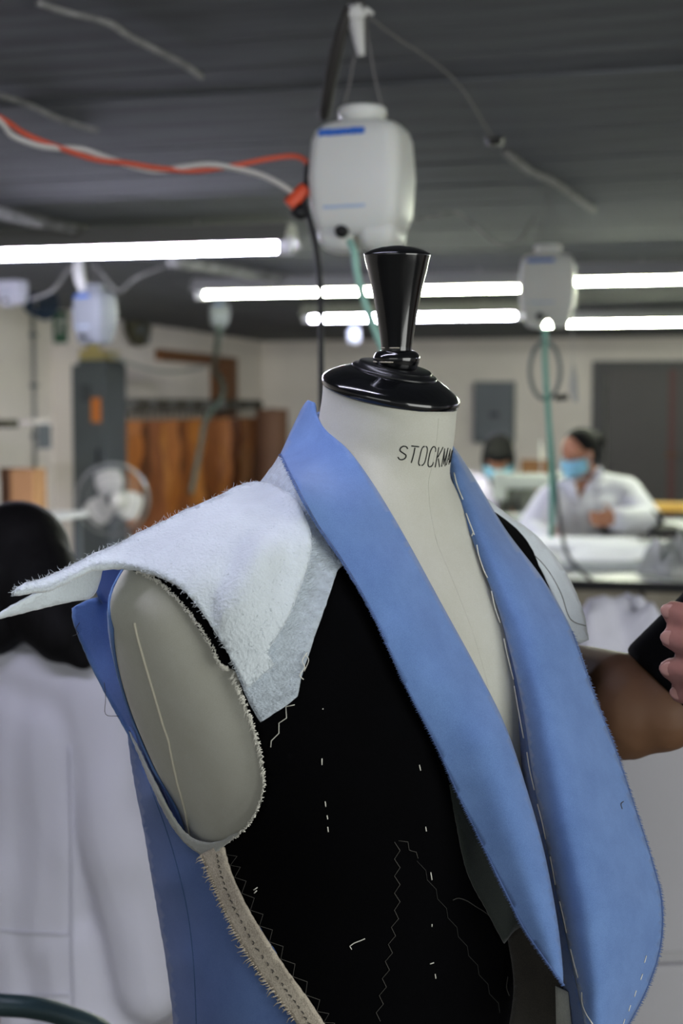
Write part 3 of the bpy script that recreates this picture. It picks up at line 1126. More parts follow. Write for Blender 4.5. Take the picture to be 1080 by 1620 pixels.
felt = piece('felt_pad', felt_px, F_felt, m_felt, 0.006, step=8, jit=0.8, clear=0.008)
wing_px = [(163, 891, 1), (140, 896), (105, 915), (60, 940), (20, 962), (-12, 982, 1), (30, 972), (70, 962), (115, 952), (142, 947), (152, 938, 1), (160, 915)]
F_wing = TPS([(175, 890, 1.204), (140, 896, 1.194), (60, 940, 1.165), (-12, 982, 1.145), (70, 962, 1.185), (115, 952, 1.207), (148, 946, 1.226), (162, 940, 1.234), (105, 932, 1.195)])
piece('sleeve_head_layer', wing_px, F_wing, m_felt, 0.003, step=7, jit=0.5)
# far half of the pad, over the crest of the shoulder
skin_panel('felt_pad_back', [(1.75, 1.43), (1.75, 1.455), (2.0, 1.468), (2.5, 1.45), (2.4, 1.41), (2.1, 1.405)], 0.012, m_felt, 0.005, step=0.012)
# fuzz of the felt: fine fibres on its face and rim
rt = random.Random(21)
bm = bmesh.new()
fo = densify(felt_px, 3.0)
for x, y in fo:
    for _ in range(2):
        a = rt.uniform(0, 2 * PI)
        L = rt.uniform(2, 6)
        x2, y2 = x + L * math.cos(a), y + L * math.sin(a)
        a2 = a + rt.uniform(-1, 1)
        P = on_surf([(x, y), (x2, y2), (x2 + L * 0.6 * math.cos(a2), y2 + L * 0.6 * math.sin(a2))], F_felt, None, 0.0005)
        tube(bm, P, [0.00016, 0.00013, 0.00008], 3, False)
fi = [(x, y) for x, y in ((rt.uniform(60, 490), rt.uniform(770, 1085)) for _ in range(1500)) if inside(fo, x, y)]
for x, y in fi:
    a = rt.uniform(0, 2 * PI)
    L = rt.uniform(2, 6)
    P = on_surf([(x, y), (x + L * math.cos(a), y + L * math.sin(a))], F_felt, 0.010, 0.0004)
    q = P[1] - JI @ CAM
    P.append(P[1] + Vector((rt.uniform(-1, 1), rt.uniform(-1, 1), rt.uniform(-0.3, 1))) * 0.0015)
    tube(bm, P, [0.00011, 0.00011, 0.00006], 3, False)
tag(from_bm('felt_fuzz', bm, m_felt, felt, True), kind='stuff')
# dark canvas edge and frayed overlock along the upper armhole, seen under the pad
edge_px = [(176, 894, 1), (215, 892), (260, 905), (305, 940), (345, 1000), (368, 1040), (392, 1090), (402, 1110, 1), (372, 1062), (352, 1058, 1), (330, 1020), (300, 975), (262, 930), (225, 908), (195, 900)]
F_edge = marks([(176, 894, 1.200), (225, 902, 1.187), (262, 922, 1.171), (300, 960, 1.159), (330, 1010, 1.156), (345, 1030, 1.156), (390, 1088, 1.161), (352, 1058, 1.157)])
piece('canvas_armhole_edge', edge_px, F_edge, m_black, 0.002, step=6, jit=0.5)
bm = bmesh.new()
ov = [(q.x, q.y) for q in catmull([(212, 901, 0), (240, 914, 0), (268, 936, 0), (300, 972, 0), (328, 1012, 0), (348, 1052, 0), (360, 1058, 0)], 12)]
for x, y in ov:
    for _ in range(3):
        P = [(x + rt.uniform(-4, 4), y + rt.uniform(-4, 4)) for _ in range(3)]
        tube(bm, on_surf(P, F_edge, None, 0.0012), 0.0004, 4)
tag(from_bm('overlock_thread', bm, m_thread, jacket, True), kind='stuff')
bm = bmesh.new()
ov2 = [(q.x, q.y) for q in catmull([(368, 1066, 0), (385, 1105, 0), (402, 1150, 0), (414, 1198, 0), (417, 1245, 0), (405, 1285, 0), (384, 1314, 0), (350, 1336, 0), (318, 1340, 0)], 14)]
for i, (x, y) in enumerate(ov2):
    nn = 3 if y < 1230 else 2
    for _ in range(nn):
        L = rt.uniform(3, 12) if y < 1230 else rt.uniform(2, 6)
        P = [(x + rt.uniform(-3, 4), y + rt.uniform(-3, 3)), (x - L * 0.4, y + L * rt.uniform(-0.3, 0.8)), (x - L * rt.uniform(0.2, 0.8), y + L * rt.uniform(0.2, 1.2))]
        tube(bm, on_surf(P, None, 0.0095, 0.0008), [0.0004, 0.0004, 0.0002], 4)
tag(from_bm('frayed_armhole', bm, m_thread, jacket, True), kind='stuff')

# ---- left shoulder pad
lp_px = [(740, 775, 1), (772, 790), (800, 812), (846, 845), (884, 888), (908, 930), (924, 972), (931, 1012, 1), (922, 1016), (902, 1008), (892, 990), (883, 955), (867, 918), (846, 888), (800, 850), (760, 820)]
F_lp = marks([(740, 775, 1.42), (772, 790, 1.425), (800, 812, 1.43), (846, 845, 1.44), (884, 888, 1.445), (908, 930, 1.44), (924, 972, 1.43), (931, 1012, 1.42), (902, 1008, 1.40), (883, 955, 1.405), (867, 918, 1.41), (846, 888, 1.41), (800, 850, 1.405), (760, 820, 1.395)])
lpad = piece('felt_pad', lp_px, F_lp, m_felt, 0.005, step=8, jit=0.5)
thread('pencil_line', [(790, 836), (830, 866), (862, 896), (886, 936), (898, 972), (908, 984), (926, 990)], F_lp, None, 0.0004, m_dthread, 0.0006, parent=lpad)
skin_panel('felt_pad_back', [(-1.75, 1.42), (-1.75, 1.445), (-2.0, 1.462), (-2.5, 1.45), (-2.4, 1.40), (-2.1, 1.395)], 0.012, m_felt, 0.005, step=0.012)

# ---- tailor's tacks, zigzag basting and loose threads on the black canvas
for pts in (((509, 1200), (509, 1210)), ((663, 1210), (665, 1219)), ((673, 1308), (674, 1315)), ((514, 1268), (515, 1276)), ((517, 1290), (518, 1296)), ((518, 1308), (519, 1316)), ((681, 1380), (683, 1392)),
            ((683, 1462), (683, 1466)), ((680, 1525), (686, 1523)), ((688, 1541), (689, 1548)), ((510, 1121), (511, 1122)), ((401, 1408), (407, 1404)), ((402, 1413), (406, 1409))):
    thread('tailor_tack', pts, None, BLACK, 0.0005, m_thread, 0.0008, n=2)
zz = [(466, 1115), (452, 1118), (453, 1136), (441, 1144), (441, 1160), (429, 1172), (428, 1182)]
thread('zigzag_thread', zz, None, BLACK, 0.0004, m_thread, 0.0008, n=0)
zl = [(630, 1330), (645, 1332), (647, 1345), (658, 1348), (661, 1358)]
thread('zigzag_thread', zl, None, BLACK, 0.00035, m_dthread, 0.0008, n=0)
zl = []
for i in range(22):
    y = 1332 + i * 13.5
    xc = 628 - max(0, i - 8) * 2.4
    zl.append((xc + (4.5 if i % 2 else -4.5), y))
thread('zigzag_thread', zl, None, BLACK, 0.0004, m_dthread, 0.0008, n=0)
zl = [(662 + i * 8.2 + (3 if i % 2 else -3), 1362 + i * 15) for i in range(19)]
thread('zigzag_thread', [q for q in zl if q[0] < 800], None, BLACK, 0.0003, m_dthread2, 0.0008, n=0)
zl = []
for i, (x, y) in enumerate([(q.x, q.y) for q in catmull([(358, 1352, 0), (370, 1388, 0), (395, 1440, 0), (425, 1490, 0), (462, 1545, 0), (500, 1600, 0), (520, 1632, 0)], 4)]):
    zl.append((x + (14 if i % 2 else 1), y - (6 if i % 2 else 0)))
thread('zigzag_thread', zl, None, BLACK, 0.00035, m_dthread, 0.0025, n=0)
thread('loose_thread', [(553, 1497), (560, 1492), (570, 1488), (577, 1485)], None, BLACK, 0.0005, m_thread, 0.0015)
thread('loose_thread', [(553, 1497), (556, 1502)], None, BLACK, 0.0004, m_thread, 0.0015)
thread('loose_thread', [(716, 1424), (725, 1421), (738, 1425), (752, 1434), (768, 1444), (780, 1455)], None, BLACK, 0.0004, m_dthread, 0.002)
thread('loose_thread', [(803, 1545), (801, 1562), (805, 1575)], None, BLACK, 0.0004, m_dthread, 0.0015)
thread('loose_thread', [(486, 1032), (478, 1045), (482, 1056), (474, 1068), (480, 1075)], None, 0.012, 0.0004, m_thread, 0.0015)
thread('loose_thread', [(484, 1036), (488, 1045), (481, 1062)], None, 0.012, 0.0003, m_thread, 0.0015)
thread('loose_thread', [(126, 985), (120, 995), (124, 1002), (115, 1006)], F_flap, None, 0.0003, m_dthread, 0.001)
thread('loose_thread', [(165, 1080), (167, 1105), (167, 1130), (188, 1133)], F_flap, None, 0.0003, m_dthread, 0.001)
# seam cord of the form's arm plate
sc = [thz(x, y) for x, y in ((213, 985), (224, 1030), (240, 1085), (256, 1140), (270, 1190), (284, 1250), (296, 1300), (303, 1335))]
skin_line('arm_plate_seam', [q for q in sc if q], 0.0004, 0.0013, m_seam2, form, 12, 6)
# ================================================================ things in the hall
m_tube_c = mat('tube_cool', (255, 255, 255), emit=(228, 228, 255), estr=105.0)
m_tube_w = mat('tube_greenish', (255, 255, 255), emit=(246, 255, 226), estr=105.0)
m_fix = mat('fixture_grey', (150, 150, 146), rough=0.5)
m_sock = mat('lamp_socket', (205, 205, 210), rough=0.5)


def batten(label, px, py, x_to, m, rad, z=2.215, two=True):
    """fluorescent batten along the lamp row whose right (or left) tube end is seen at (px, py)"""
    p = room(WZ(px, py, z))
    x0, x1 = (p.x, p.x + x_to) if x_to > 0 else (p.x + x_to, p.x)
    cx = (x0 + x1) / 2
    t = thing('fluorescent_lamp', label, 'lamp', RM @ Vector((cx, p.y, z)), RZ, 'fluorescent battens under the ceiling')
    h = (x1 - x0) / 2
    bm = bmesh.new()
    rr = []
    for x in (-h - 0.06, h + 0.06):
        rr.append([bm.verts.new((x, y, zz)) for y, zz in ((-0.06, 0.042), (0.06, 0.042), (0.113, 0.010), (0.118, 0.010), (0.05, 0.095), (-0.05, 0.095), (-0.118, 0.010), (-0.113, 0.010))])
    bridge(bm, rr[0], rr[1])
    bm.faces.new(rr[0])
    bm.faces.new(rr[1])
    from_bm('housing', bm, m_fix, t)
    bm = bmesh.new()
    tube(bm, [(-h, 0, 0), (h, 0, 0)], rad, 14)
    from_bm('tube', bm, m, t, True)
    for s in (-1, 1):
        bm = bmesh.new()
        box(bm, s * (h + 0.03) - 0.03, s * (h + 0.03) + 0.03, -0.028, 0.028, -0.03, 0.05)
        bevel_mod(from_bm('socket', bm, m_sock, t), 0.006)
        bm = bmesh.new()
        tube(bm, [(s * h * 0.7, 0, 0.09), (s * h * 0.7, 0, ZC - z)], 0.006, 8)
        from_bm('hanger_rod', bm, m_fix, t)
    for k in range(4):
        bm = bmesh.new()
        x = -h + (k + 0.5) * 2 * h / 4
        box(bm, x - 0.012, x + 0.012, -0.03, 0.03, 0.02, 0.05)
        from_bm('clip', bm, m_sock, t)
    return t


batten('cool white fluorescent lamp in the nearest row at the left edge', 440, 391, -2.4, m_tube_c, 0.021)
batten('greenish white fluorescent lamp passing behind the knob of the dress form', 325, 466, 1.93, m_tube_w, 0.0150)
batten('greenish white fluorescent lamp right of the distant water container, upper row', 905, 446, 2.4, m_tube_w, 0.0150)
batten('cool white fluorescent lamp in the far row behind the knob', 815, 499, -1.55, m_tube_c, 0.021)
batten('greenish white fluorescent lamp in the far row below the upper one at the right', 858, 513, 2.4, m_tube_w, 0.0165)
# unseen battens added for light: over the dress form and right of frame
for k, (x, y) in enumerate(((4.3, -15.6), (8.6, -9.2), (8.6, -5.6), (8.6, -12.6))):
    pp = RM @ Vector((x, y, 0))
    t = batten("added unseen fluorescent lamp for fill light, " + ("over the dress form", "far right of the second row", "far right of the third row", "far right of the first row")[k], 540, 500, 1.2, m_tube_c, 0.0066)
    t.location = RM @ Vector((x, y, 2.215))

# ---------------------------------------------------------------- water containers
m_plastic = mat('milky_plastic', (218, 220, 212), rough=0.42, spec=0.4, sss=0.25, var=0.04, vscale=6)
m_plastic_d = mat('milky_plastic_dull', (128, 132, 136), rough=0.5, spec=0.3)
m_blueprint = mat('blue_print', (28, 98, 190), rough=0.5)
m_paleprint = mat('pale_blue_print', (170, 190, 214), rough=0.5)
m_mint = mat('mint_hose', (150, 196, 178), rough=0.45, spec=0.4)
m_mint2 = mat('teal_hose', (120, 190, 172), rough=0.45)
m_cord = mat('cord_grey', (110, 108, 104), rough=0.8)
m_black_rub = mat('black_rubber', (14, 15, 16), rough=0.55)
m_whiterag = mat('white_rag', (206, 206, 200), rough=0.9)


def container(label, px, py, d, h, rz, m, detail=True, hooks=True, tilt=0.0):
    """gravity water can hung from the ceiling; (px, py) is the middle of its body"""
    c = W(px, py, d)
    s = h / 0.30
    t = thing('water_container', label, 'container', c - Vector((0, 0, h / 2)), rz, 'water cans hung from the ceiling')
    if tilt:
        t.rotation_euler = (0, tilt, rz)
    S = Matrix.Diagonal((s, s, s, 1))
    bm = bmesh.new()
    prof = [(0.030, 0.070, 0.052, 0.028), (0.050, 0.090, 0.064, 0.03), (0.075, 0.096, 0.070, 0.03), (0.150, 0.1015, 0.074, 0.03), (0.225, 0.096, 0.070, 0.03),
            (0.245, 0.090, 0.064, 0.032), (0.258, 0.078, 0.054, 0.034), (0.263, 0.060, 0.050, 0.036), (0.264, 0.044, 0.044, 0.042)]
    rings = [rounded_rect_ring(bm, 0, 0, z, hx, hy, r, 5, S) for z, hx, hy, r in prof]
    for a, b in zip(rings, rings[1:]):
        bridge(bm, a, b)
    bm.faces.new(rings[0][::-1])
    bm.faces.new(rings[-1])
    body = from_bm('body', bm, m, t, True)
    for sx in (-1, 1):
        bm = bmesh.new()
        rr = [rounded_rect_ring(bm, sx * 0.045, 0, z, hx, hy, r, 5, S) for z, hx, hy, r in ((-0.002, 0.018, 0.030, 0.016), (0.004, 0.030, 0.044, 0.02), (0.02, 0.038, 0.056, 0.024), (0.055, 0.042, 0.062, 0.026))]
        for a, b in zip(rr, rr[1:]):
            bridge(bm, a, b)
        bm.faces.new(rr[0][::-1])
        bm.faces.new(rr[-1])
        from_bm('foot', bm, m, t, True)
    bm = bmesh.new()
    lathe(bm, [(0.043, 0.262), (0.043, 0.272), (0.050, 0.275), (0.050, 0.292), (0.046, 0.296), (0.0, 0.2965)], 28, S)
    from_bm('cap', bm, m, t, True)
    # two printed lines on the front, too blurred to read: broken blue bars
    r2 = random.Random(int(px))
    for z, hh, x0, x1, mm in ((0.236, 0.014, -0.070, 0.028, m_blueprint), (0.085, 0.007, -0.060, 0.030, m_paleprint)):
        bm = bmesh.new()
        x = x0
        while x < x1:
            w_ = r2.uniform(0.005, 0.009)
            y = -(0.0725 if z > 0.2 else 0.0718)
            box(bm, x, min(x + w_, x1), y - 0.0015, y + 0.006, z - hh * r2.uniform(0.4, 0.5), z + hh * r2.uniform(0.4, 0.5), S)
            x += w_ + 0.0012
        from_bm('printed_line', bm, mm, t)
    # tap
    bm = bmesh.new()
    lathe(bm, [(0.013, 0), (0.013, 0.014), (0.008, 0.016), (0.008, 0.03)], 16, S @ Matrix.Translation((-0.022, -0.058, 0.035)) @ Matrix.Rotation(PI / 2, 4, 'X'))
    from_bm('tap', bm, m_black_rub, t, True)
    if hooks:
        top = Vector((0, 0, (ZC - t.location.z)))
        for sx in (-1, 1):
            tube_obj('hanging_cord', [Vector((sx * 0.05 * s, 0, 0.272 * s)), Vector((sx * 0.034 * s, 0, 0.31 * s)).lerp(top, 0.25), top], 0.0022, m_cord, t, 6, 4)
    return t


c1 = container('large milky white water container in the middle, nearest the dress form', 573, 283, 2.80, 0.283, math.radians(-20), m_plastic)
c2 = container('smaller-looking milky water container hanging in front of the far lamps', 866, 452, 5.30, 0.305, math.radians(-12), m_plastic)
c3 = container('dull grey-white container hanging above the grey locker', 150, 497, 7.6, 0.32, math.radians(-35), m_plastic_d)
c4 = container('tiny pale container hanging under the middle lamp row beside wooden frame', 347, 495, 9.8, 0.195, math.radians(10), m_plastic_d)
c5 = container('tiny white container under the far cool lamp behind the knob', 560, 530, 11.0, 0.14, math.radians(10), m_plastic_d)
c6 = container('tilted bright white container at the left edge under the nearest lamp', 22, 449, 9.0, 0.27, math.radians(-20), mat('milky_plastic_mid', (236, 238, 250), 0.5), tilt=math.radians(-8))


def hang_line(name, label, cat, pix, rad, m, group=None, n=6, seg=8):
    """free cable or hose through (column, row, distance) points"""
    P = [W(*q) for q in pix]
    b = min(P, key=lambda p: p.z)
    t = empty(name)
    bpy.data.objects.remove(t)
    pts = catmull(P, n)
    bm = bmesh.new()
    org = P[0].copy()
    rr = rad if not isinstance(rad, (list, tuple)) else [q.x for q in catmull([(r, 0, 0) for r in rad], n)]
    tube(bm, [p - org for p in pts], rr, seg)
    o = from_bm(name, bm, m, None, True)
    o.location = org
    return tag(o, label, cat, group)


hang_line('water_hose', 'mint green hose from the large water container passing behind the knob', 'hose',
          [(553, 382, 2.72), (560, 400, 2.70), (564, 430, 2.70), (574, 470, 2.70), (592, 520, 2.70), (612, 575, 2.70), (622, 640, 2.72), (630, 760, 2.75), (640, 1000, 2.8), (650, 1400, 2.85), (660, 1700, 2.9), (690, 1845, 2.9), (740, 1852, 2.9)], 0.0075, m_mint)
hang_line('power_cable', 'black power cable hanging straight down left of the knob', 'cable',
          [(487, 258, 2.80), (484, 290, 2.80), (482, 322, 2.80), (490, 352, 2.80), (501, 400, 2.80), (507, 470, 2.80), (508, 560, 2.80), (508, 700, 2.80), (510, 1000, 2.8), (515, 1400, 2.8), (530, 1750, 2.85), (560, 1858, 2.9), (610, 1860, 2.9)], 0.006, m_black_rub)
hang_line('strap', 'dark strap from the ceiling hook down behind the large water container', 'strap',
          [(552, 10, 2.72), (540, 50, 2.74), (526, 110, 2.80), (512, 185, 2.90)], [0.008, 0.011, 0.013, 0.012], mat('strap_dark', (50, 48, 44), 0.7))
m_orange = mat('orange_cord', (196, 82, 54), rough=0.5)
m_whitecord = mat('white_cord', (186, 184, 176), rough=0.5)
hang_line('extension_cord', 'orange extension cord sagging across the ceiling at upper left', 'cord',
          [(-520, -128, 2.25), (-470, -60, 2.3), (-300, 60, 2.4), (-160, 120, 2.5), (-60, 160, 2.6), (0, 186, 2.65), (40, 212, 2.7), (90, 232, 2.72), (150, 252, 2.74), (200, 258, 2.75), (250, 266, 2.76), (310, 270, 2.78), (370, 262, 2.78), (420, 252, 2.79), (460, 247, 2.80), (480, 252, 2.80), (487, 262, 2.80)], 0.0055, m_orange)
hang_line('extension_cord', 'off-white cord twisted with the orange cord at upper left', 'cord',
          [(-530, -128, 2.27), (-480, -70, 2.32), (-310, 20, 2.42), (-170, 76, 2.5), (-60, 140, 2.6), (0, 192, 2.65), (20, 215, 2.68), (60, 230, 2.7), (90, 234, 2.72), (130, 236, 2.74), (170, 250, 2.75), (210, 263, 2.76), (250, 270, 2.77), (290, 264, 2.77), (330, 260, 2.77), (370, 266, 2.78), (410, 276, 2.79), (440, 290, 2.79), (462, 304, 2.8)], 0.0058, m_whitecord)
# plug and socket
t = thing('cord_connector', 'orange and black cord connector beside the large water container', 'connector', W(470, 316, 2.80))
ax = (W(486, 294, 2.8) - W(452, 330, 2.8)).normalized()
o0 = W(470, 312, 2.8) - t.location
bm = bmesh.new()
tube(bm, [o0 - ax * 0.024, o0 + ax * 0.026], [0.015, 0.014], 12)
bevel_mod(from_bm('socket_body', bm, mat('orange_plastic', (214, 76, 36), 0.45), t), 0.003)
bm = bmesh.new()
q0 = W(468, 330, 2.8) - t.location
q1 = W(482, 345, 2.8) - t.location
tube(bm, [q0, q0.lerp(q1, 0.6), q1], [0.016, 0.014, 0.008], 12)
from_bm('plug_body', bm, m_black_rub, t, True)
# hook and knotted rag at the ceiling
hk = W(566, 40, 2.78)
t = thing('rag_strip', 'white knotted rag strip hanging from the ceiling hook', 'rag', hk)
bm = bmesh.new()
P = [W(560, 8, 2.72), W(562, 30, 2.74), W(566, 55, 2.76), (W(571, 88, 2.78))]
tube(bm, [p - hk for p in catmull(P, 4)], [q.x for q in catmull([(0.014, 0, 0), (0.017, 0, 0), (0.013, 0, 0), (0.008, 0, 0)], 4)], 8)
ellipsoid(bm, W(562, 22, 2.73) - hk, 0.022, 0.016, 0.014)
P = [W(568, 20, 2.73), W(580, 16, 2.73), W(590, 22, 2.74)]
tube(bm, [p - hk for p in P], [0.006, 0.007, 0.004], 6)
from_bm('strip', bm, m_whiterag, t, True)
bm = bmesh.new()
tube(bm, [WZ(560, 6, ZC) - hk, W(560, 14, 2.72) - hk], 0.004, 6)
from_bm('hook', bm, m_black_metal, t)
# hoses of the second container
t = thing('hose_coil', 'grey hose loop hanging below the distant water container', 'hose', W(863, 585, 5.25))
c0 = t.location
pts = []
for k in range(27):
    a = 2 * PI * k / 24 + PI / 2
    pts.append(W(862 + 24 * math.cos(a), 586 - 46 * math.sin(a), 5.25 + 0.002 * k) - c0)
tube_obj('loop', pts, 0.008, mat('hose_grey', (112, 118, 116), 0.5), t, 8)
bm = bmesh.new()
tube(bm, [W(878, 630, 5.25) - c0, W(898, 628, 5.25) - c0], 0.011, 10)
from_bm('valve', bm, m_black_rub, t, True)
hang_line('water_hose', 'teal hose falling from the distant container to the cutting table', 'hose',
          [(862, 520, 5.25), (862, 570, 5.26), (866, 640, 5.27), (871, 720, 5.28), (873, 790, 5.28), (872, 850, 5.28)], 0.0105, m_mint2)
hang_line('power_cable', 'grey cable curving from the hose loop down to the table edge', 'cable',
          [(862, 610, 5.30), (872, 700, 5.30), (880, 780, 5.30), (890, 850, 5.22), (902, 885, 5.15), (935, 918, 5.08)], 0.008, mat('cable_grey', (86, 90, 94), 0.5))
hang_line('paper_tag', 'narrow white paper tag dangling right of the hose loop', 'tag',
          [(905, 520, 5.3), (906, 570, 5.3), (907, 598, 5.3), (908, 618, 5.3), (911, 636, 5.3)], [0.002, 0.002, 0.012, 0.015, 0.009], m_whiterag)
# wires and old conduits on the ceiling
m_oldwire = mat('old_white_wire', (150, 150, 146), rough=0.9, var=0.5, vscale=14)


def ceil_line(name, label, cat, pix, rad, m, drop=0.012, group='old wires on the ceiling'):
    P = [WZ(x, y, ZC - drop) for x, y in pix]
    o0_ = P[0].copy()
    o = tube_obj(name, [p - o0_ for p in P], rad, m, None, 6, 5)
    o.location = o0_
    return tag(o, label, cat, group)


ceil_line('ceiling_wire', 'white painted wire streak on the ceiling at upper left', 'wire', [(60, 4), (100, 18), (170, 36), (200, 55), (240, 76), (290, 102), (318, 122)], 0.008, m_oldwire)
ceil_line('ceiling_wire', 'short white wire on the ceiling above the orange cord', 'wire', [(-20, 146), (10, 154), (50, 168), (85, 185), (130, 200), (152, 206)], 0.008, m_oldwire)
ceil_line('ceiling_wire', 'thin wire running from the hook across the ceiling to the right', 'wire', [(575, 20), (620, 55), (680, 95), (730, 140), (770, 205), (780, 218)], 0.0028, m_cord)
ceil_line('ceiling_wire', 'thicker white wire end on the ceiling above the second container', 'wire', [(800, 242), (840, 272), (870, 285), (905, 308), (938, 332)], 0.013, m_oldwire)
bm = bmesh.new()
p = WZ(782, 220, ZC)
lathe(bm, [(0.02, -0.02), (0.03, 0.0)], 10)
tag(from_bm('ceiling_bracket', bm, m_black_metal), 'small dark bracket on the ceiling where a wire ends', 'bracket').location = p
ceil_line('conduit', 'pale conduit pipe on the ceiling left above the nearest lamp', 'pipe', [(-60, 320), (0, 337), (60, 350), (130, 366)], 0.028, m_oldwire, 0.036, 'conduits')
ceil_line('conduit', 'pale conduit pipe on the ceiling between the first two lamps', 'pipe', [(270, 412), (330, 422), (400, 432), (455, 442)], 0.034, m_oldwire, 0.042, 'conduits')
hang_line('string', 'slack pale string from the ceiling to the second container', 'string',
          [(655, 348, 4.6), (690, 342, 4.7), (720, 336, 4.8), (745, 352, 4.9), (785, 385, 5.0), (815, 385, 5.1), (835, 360, 5.15), (848, 345, 5.2)], 0.005, m_oldwire, 'slack strings')
hang_line('string', 'slack string with a sharp sag below the nearest lamp', 'string',
          [(50, 474, 8.0), (85, 458, 8.0), (105, 430, 8.0), (130, 412, 8.0), (155, 425, 8.0), (186, 461, 8.0), (215, 440, 8.0), (270, 418, 8.0)], 0.010, m_oldwire, 'slack strings')
hang_line('rag_strip', 'white rag strip hanging above the dull grey container', 'rag',
          [(126, 405, 7.6), (124, 425, 7.6), (127, 445, 7.6), (132, 462, 7.6)], [0.02, 0.03, 0.028, 0.02], m_whiterag)

# ---------------------------------------------------------------- along the left wall
# locker
m_lock = mat('locker_grey', (84, 90, 92), rough=0.5, var=0.12, vscale=2)
m_orange_st = mat('orange_sticker', (206, 120, 50), rough=0.6)
lk = room(WP(146, 700, K0 + V * 0.25, V))
LY = lk.y
LH = 1.93
lroot = RM @ Vector((0.25, LY, 0))
t = thing('locker', 'tall grey metal locker by the left wall with an orange sticker', 'locker', lroot, RZ)


def lbox(name, x0, x1, y0, y1, z0, z1, m, parent, bev=0.0):
    bm = bmesh.new()
    box(bm, x0, x1, y0, y1, z0, z1)
    o = from_bm(name, bm, m, parent)
    if bev:
        bevel_mod(o, bev)
    return o


lx0, lx1 = -0.10, 0.21
lbox('body', lx0, lx1, -0.2, 0.24, 0.0, LH, m_lock, t, 0.005)
dpan = lbox('door', lx0 + 0.02, lx1 - 0.02, -0.215, -0.2, 0.05, LH - 0.04, m_lock, t, 0.004)
lbox('handle', lx1 - 0.07, lx1 - 0.05, -0.235, -0.215, 1.08, 1.2, m_black_metal, dpan)
for k in range(4):
    lbox('vent_slot', lx0 + 0.1, lx1 - 0.12, -0.220, -0.214, 1.6 + k * 0.035, 1.612 + k * 0.035, m_black_metal, dpan)
lbox('sticker', 0.09, 0.175, -0.219, -0.214, 1.42, 1.62, m_orange_st, dpan)
m_cream = mat('cream_plastic', (196, 180, 116), rough=0.5)
lroot = lroot + V * 0.05
t2 = thing('storage_box', 'flat cream yellow box on top of the grey locker', 'box', lroot + UPZ * LH, RZ)
lbox('box_body', -0.13, 0.13, -0.16, 0.16, 0, 0.06, m_cream, t2, 0.008)
lbox('lid', -0.14, 0.14, -0.17, 0.17, 0.06, 0.08, m_cream, t2, 0.006)
t3 = thing('spray_bottle', 'cream bottle standing on the box on the locker', 'bottle', lroot + UPZ * (LH + 0.08) + V * -0.03, RZ)
bm = bmesh.new()
lathe(bm, [(0.05, 0), (0.055, 0.01), (0.052, 0.13), (0.02, 0.17), (0.02, 0.2), (0.026, 0.2), (0.026, 0.23), (0, 0.232)], 20)
from_bm('bottle_body', bm, m_cream, t3, True)
# round wall fan above the locker
wf = wall_pt(205, 515)
t = thing('wall_fan', 'dark olive round wall fan behind the dull grey container', 'fan', RM @ Vector((0.0, wf.y, wf.z)), RZ)
m_olive = mat('olive_metal', (74, 72, 52), rough=0.6)
bm = bmesh.new()
lathe(bm, [(0.12, 0.0), (0.19, 0.05), (0.2, 0.1), (0.19, 0.14), (0.08, 0.17), (0, 0.175)], 28, Matrix.Rotation(PI / 2, 4, 'Y'))
from_bm('drum', bm, m_olive, t, True)
bm = bmesh.new()
for k in range(4):
    a = k * PI / 2 + 0.4
    tube(bm, [Vector((0.15, 0, 0)), Vector((0.15, 0.09 * math.cos(a), 0.09 * math.sin(a))), Vector((0.145, 0.18 * math.cos(a), 0.18 * math.sin(a)))], [0.02, 0.035, 0.03], 6)
from_bm('blades', bm, m_grey_metal, t, True)
# pedestal fan
fp = W(178, 790, 9.4)
fp.z = 0
t = thing('pedestal_fan', 'pedestal fan with pale blades and wire cage before the grey locker', 'fan', fp, math.radians(8))
fz = W(178, 790, 9.4).z
m_cage = mat('cage_chrome', (150, 152, 150), rough=0.3, metal=0.7)
m_blade = mat('fan_blade_white', (216, 214, 208), rough=0.35)
HM = Matrix.Translation((0, 0, fz)) @ Matrix.Rotation(math.radians(90), 4, 'X')
bm = bmesh.new()
lathe(bm, [(0.2, 0), (0.2, 0.02), (0.05, 0.04), (0.03, 0.06)], 28)
from_bm('base', bm, m_grey_metal, t, True)
bm = bmesh.new()
tube(bm, [(0, 0.05, 0.05), (0, 0.05, fz)], 0.018, 12)
from_bm('pole', bm, m_grey_metal, t, True)
bm = bmesh.new()
lathe(bm, [(0.05, -0.16), (0.065, -0.14), (0.065, -0.04), (0.03, -0.02)], 20, HM)
from_bm('motor', bm, m_black_metal, t, True)
cg = empty('cage')
cg.parent = t
R_ = 0.235
bm = bmesh.new()
for r, z, w_ in ((R_, 0.0, 0.010), (R_ * 0.98, 0.03, 0.004), (R_ * 0.72, 0.075, 0.003), (R_ * 0.4, 0.095, 0.003), (0.05, 0.1, 0.004)):
    tube(bm, [HM @ Vector((r * math.cos(2 * PI * k / 40), r * math.sin(2 * PI * k / 40), z)) for k in range(41)], w_, 6, False)
from_bm('ring', bm, m_cage, cg, True)
bm = bmesh.new()
for k in range(48):
    a = 2 * PI * k / 48
    tube(bm, [HM @ Vector((r * math.cos(a), r * math.sin(a), z)) for r, z in ((R_, 0.0), (R_ * 0.98, 0.03), (R_ * 0.72, 0.075), (R_ * 0.4, 0.095), (0.05, 0.1))], 0.0012, 4, False)
from_bm('wire', bm, m_cage, cg, True)
bm = bmesh.new()
lathe(bm, [(0.048, 0.095), (0.048, 0.105), (0.02, 0.11), (0, 0.111)], 24, HM @ Matrix.Translation((0.03, 0, 0)))
from_bm('hub_badge', bm, m_blade, t, True)
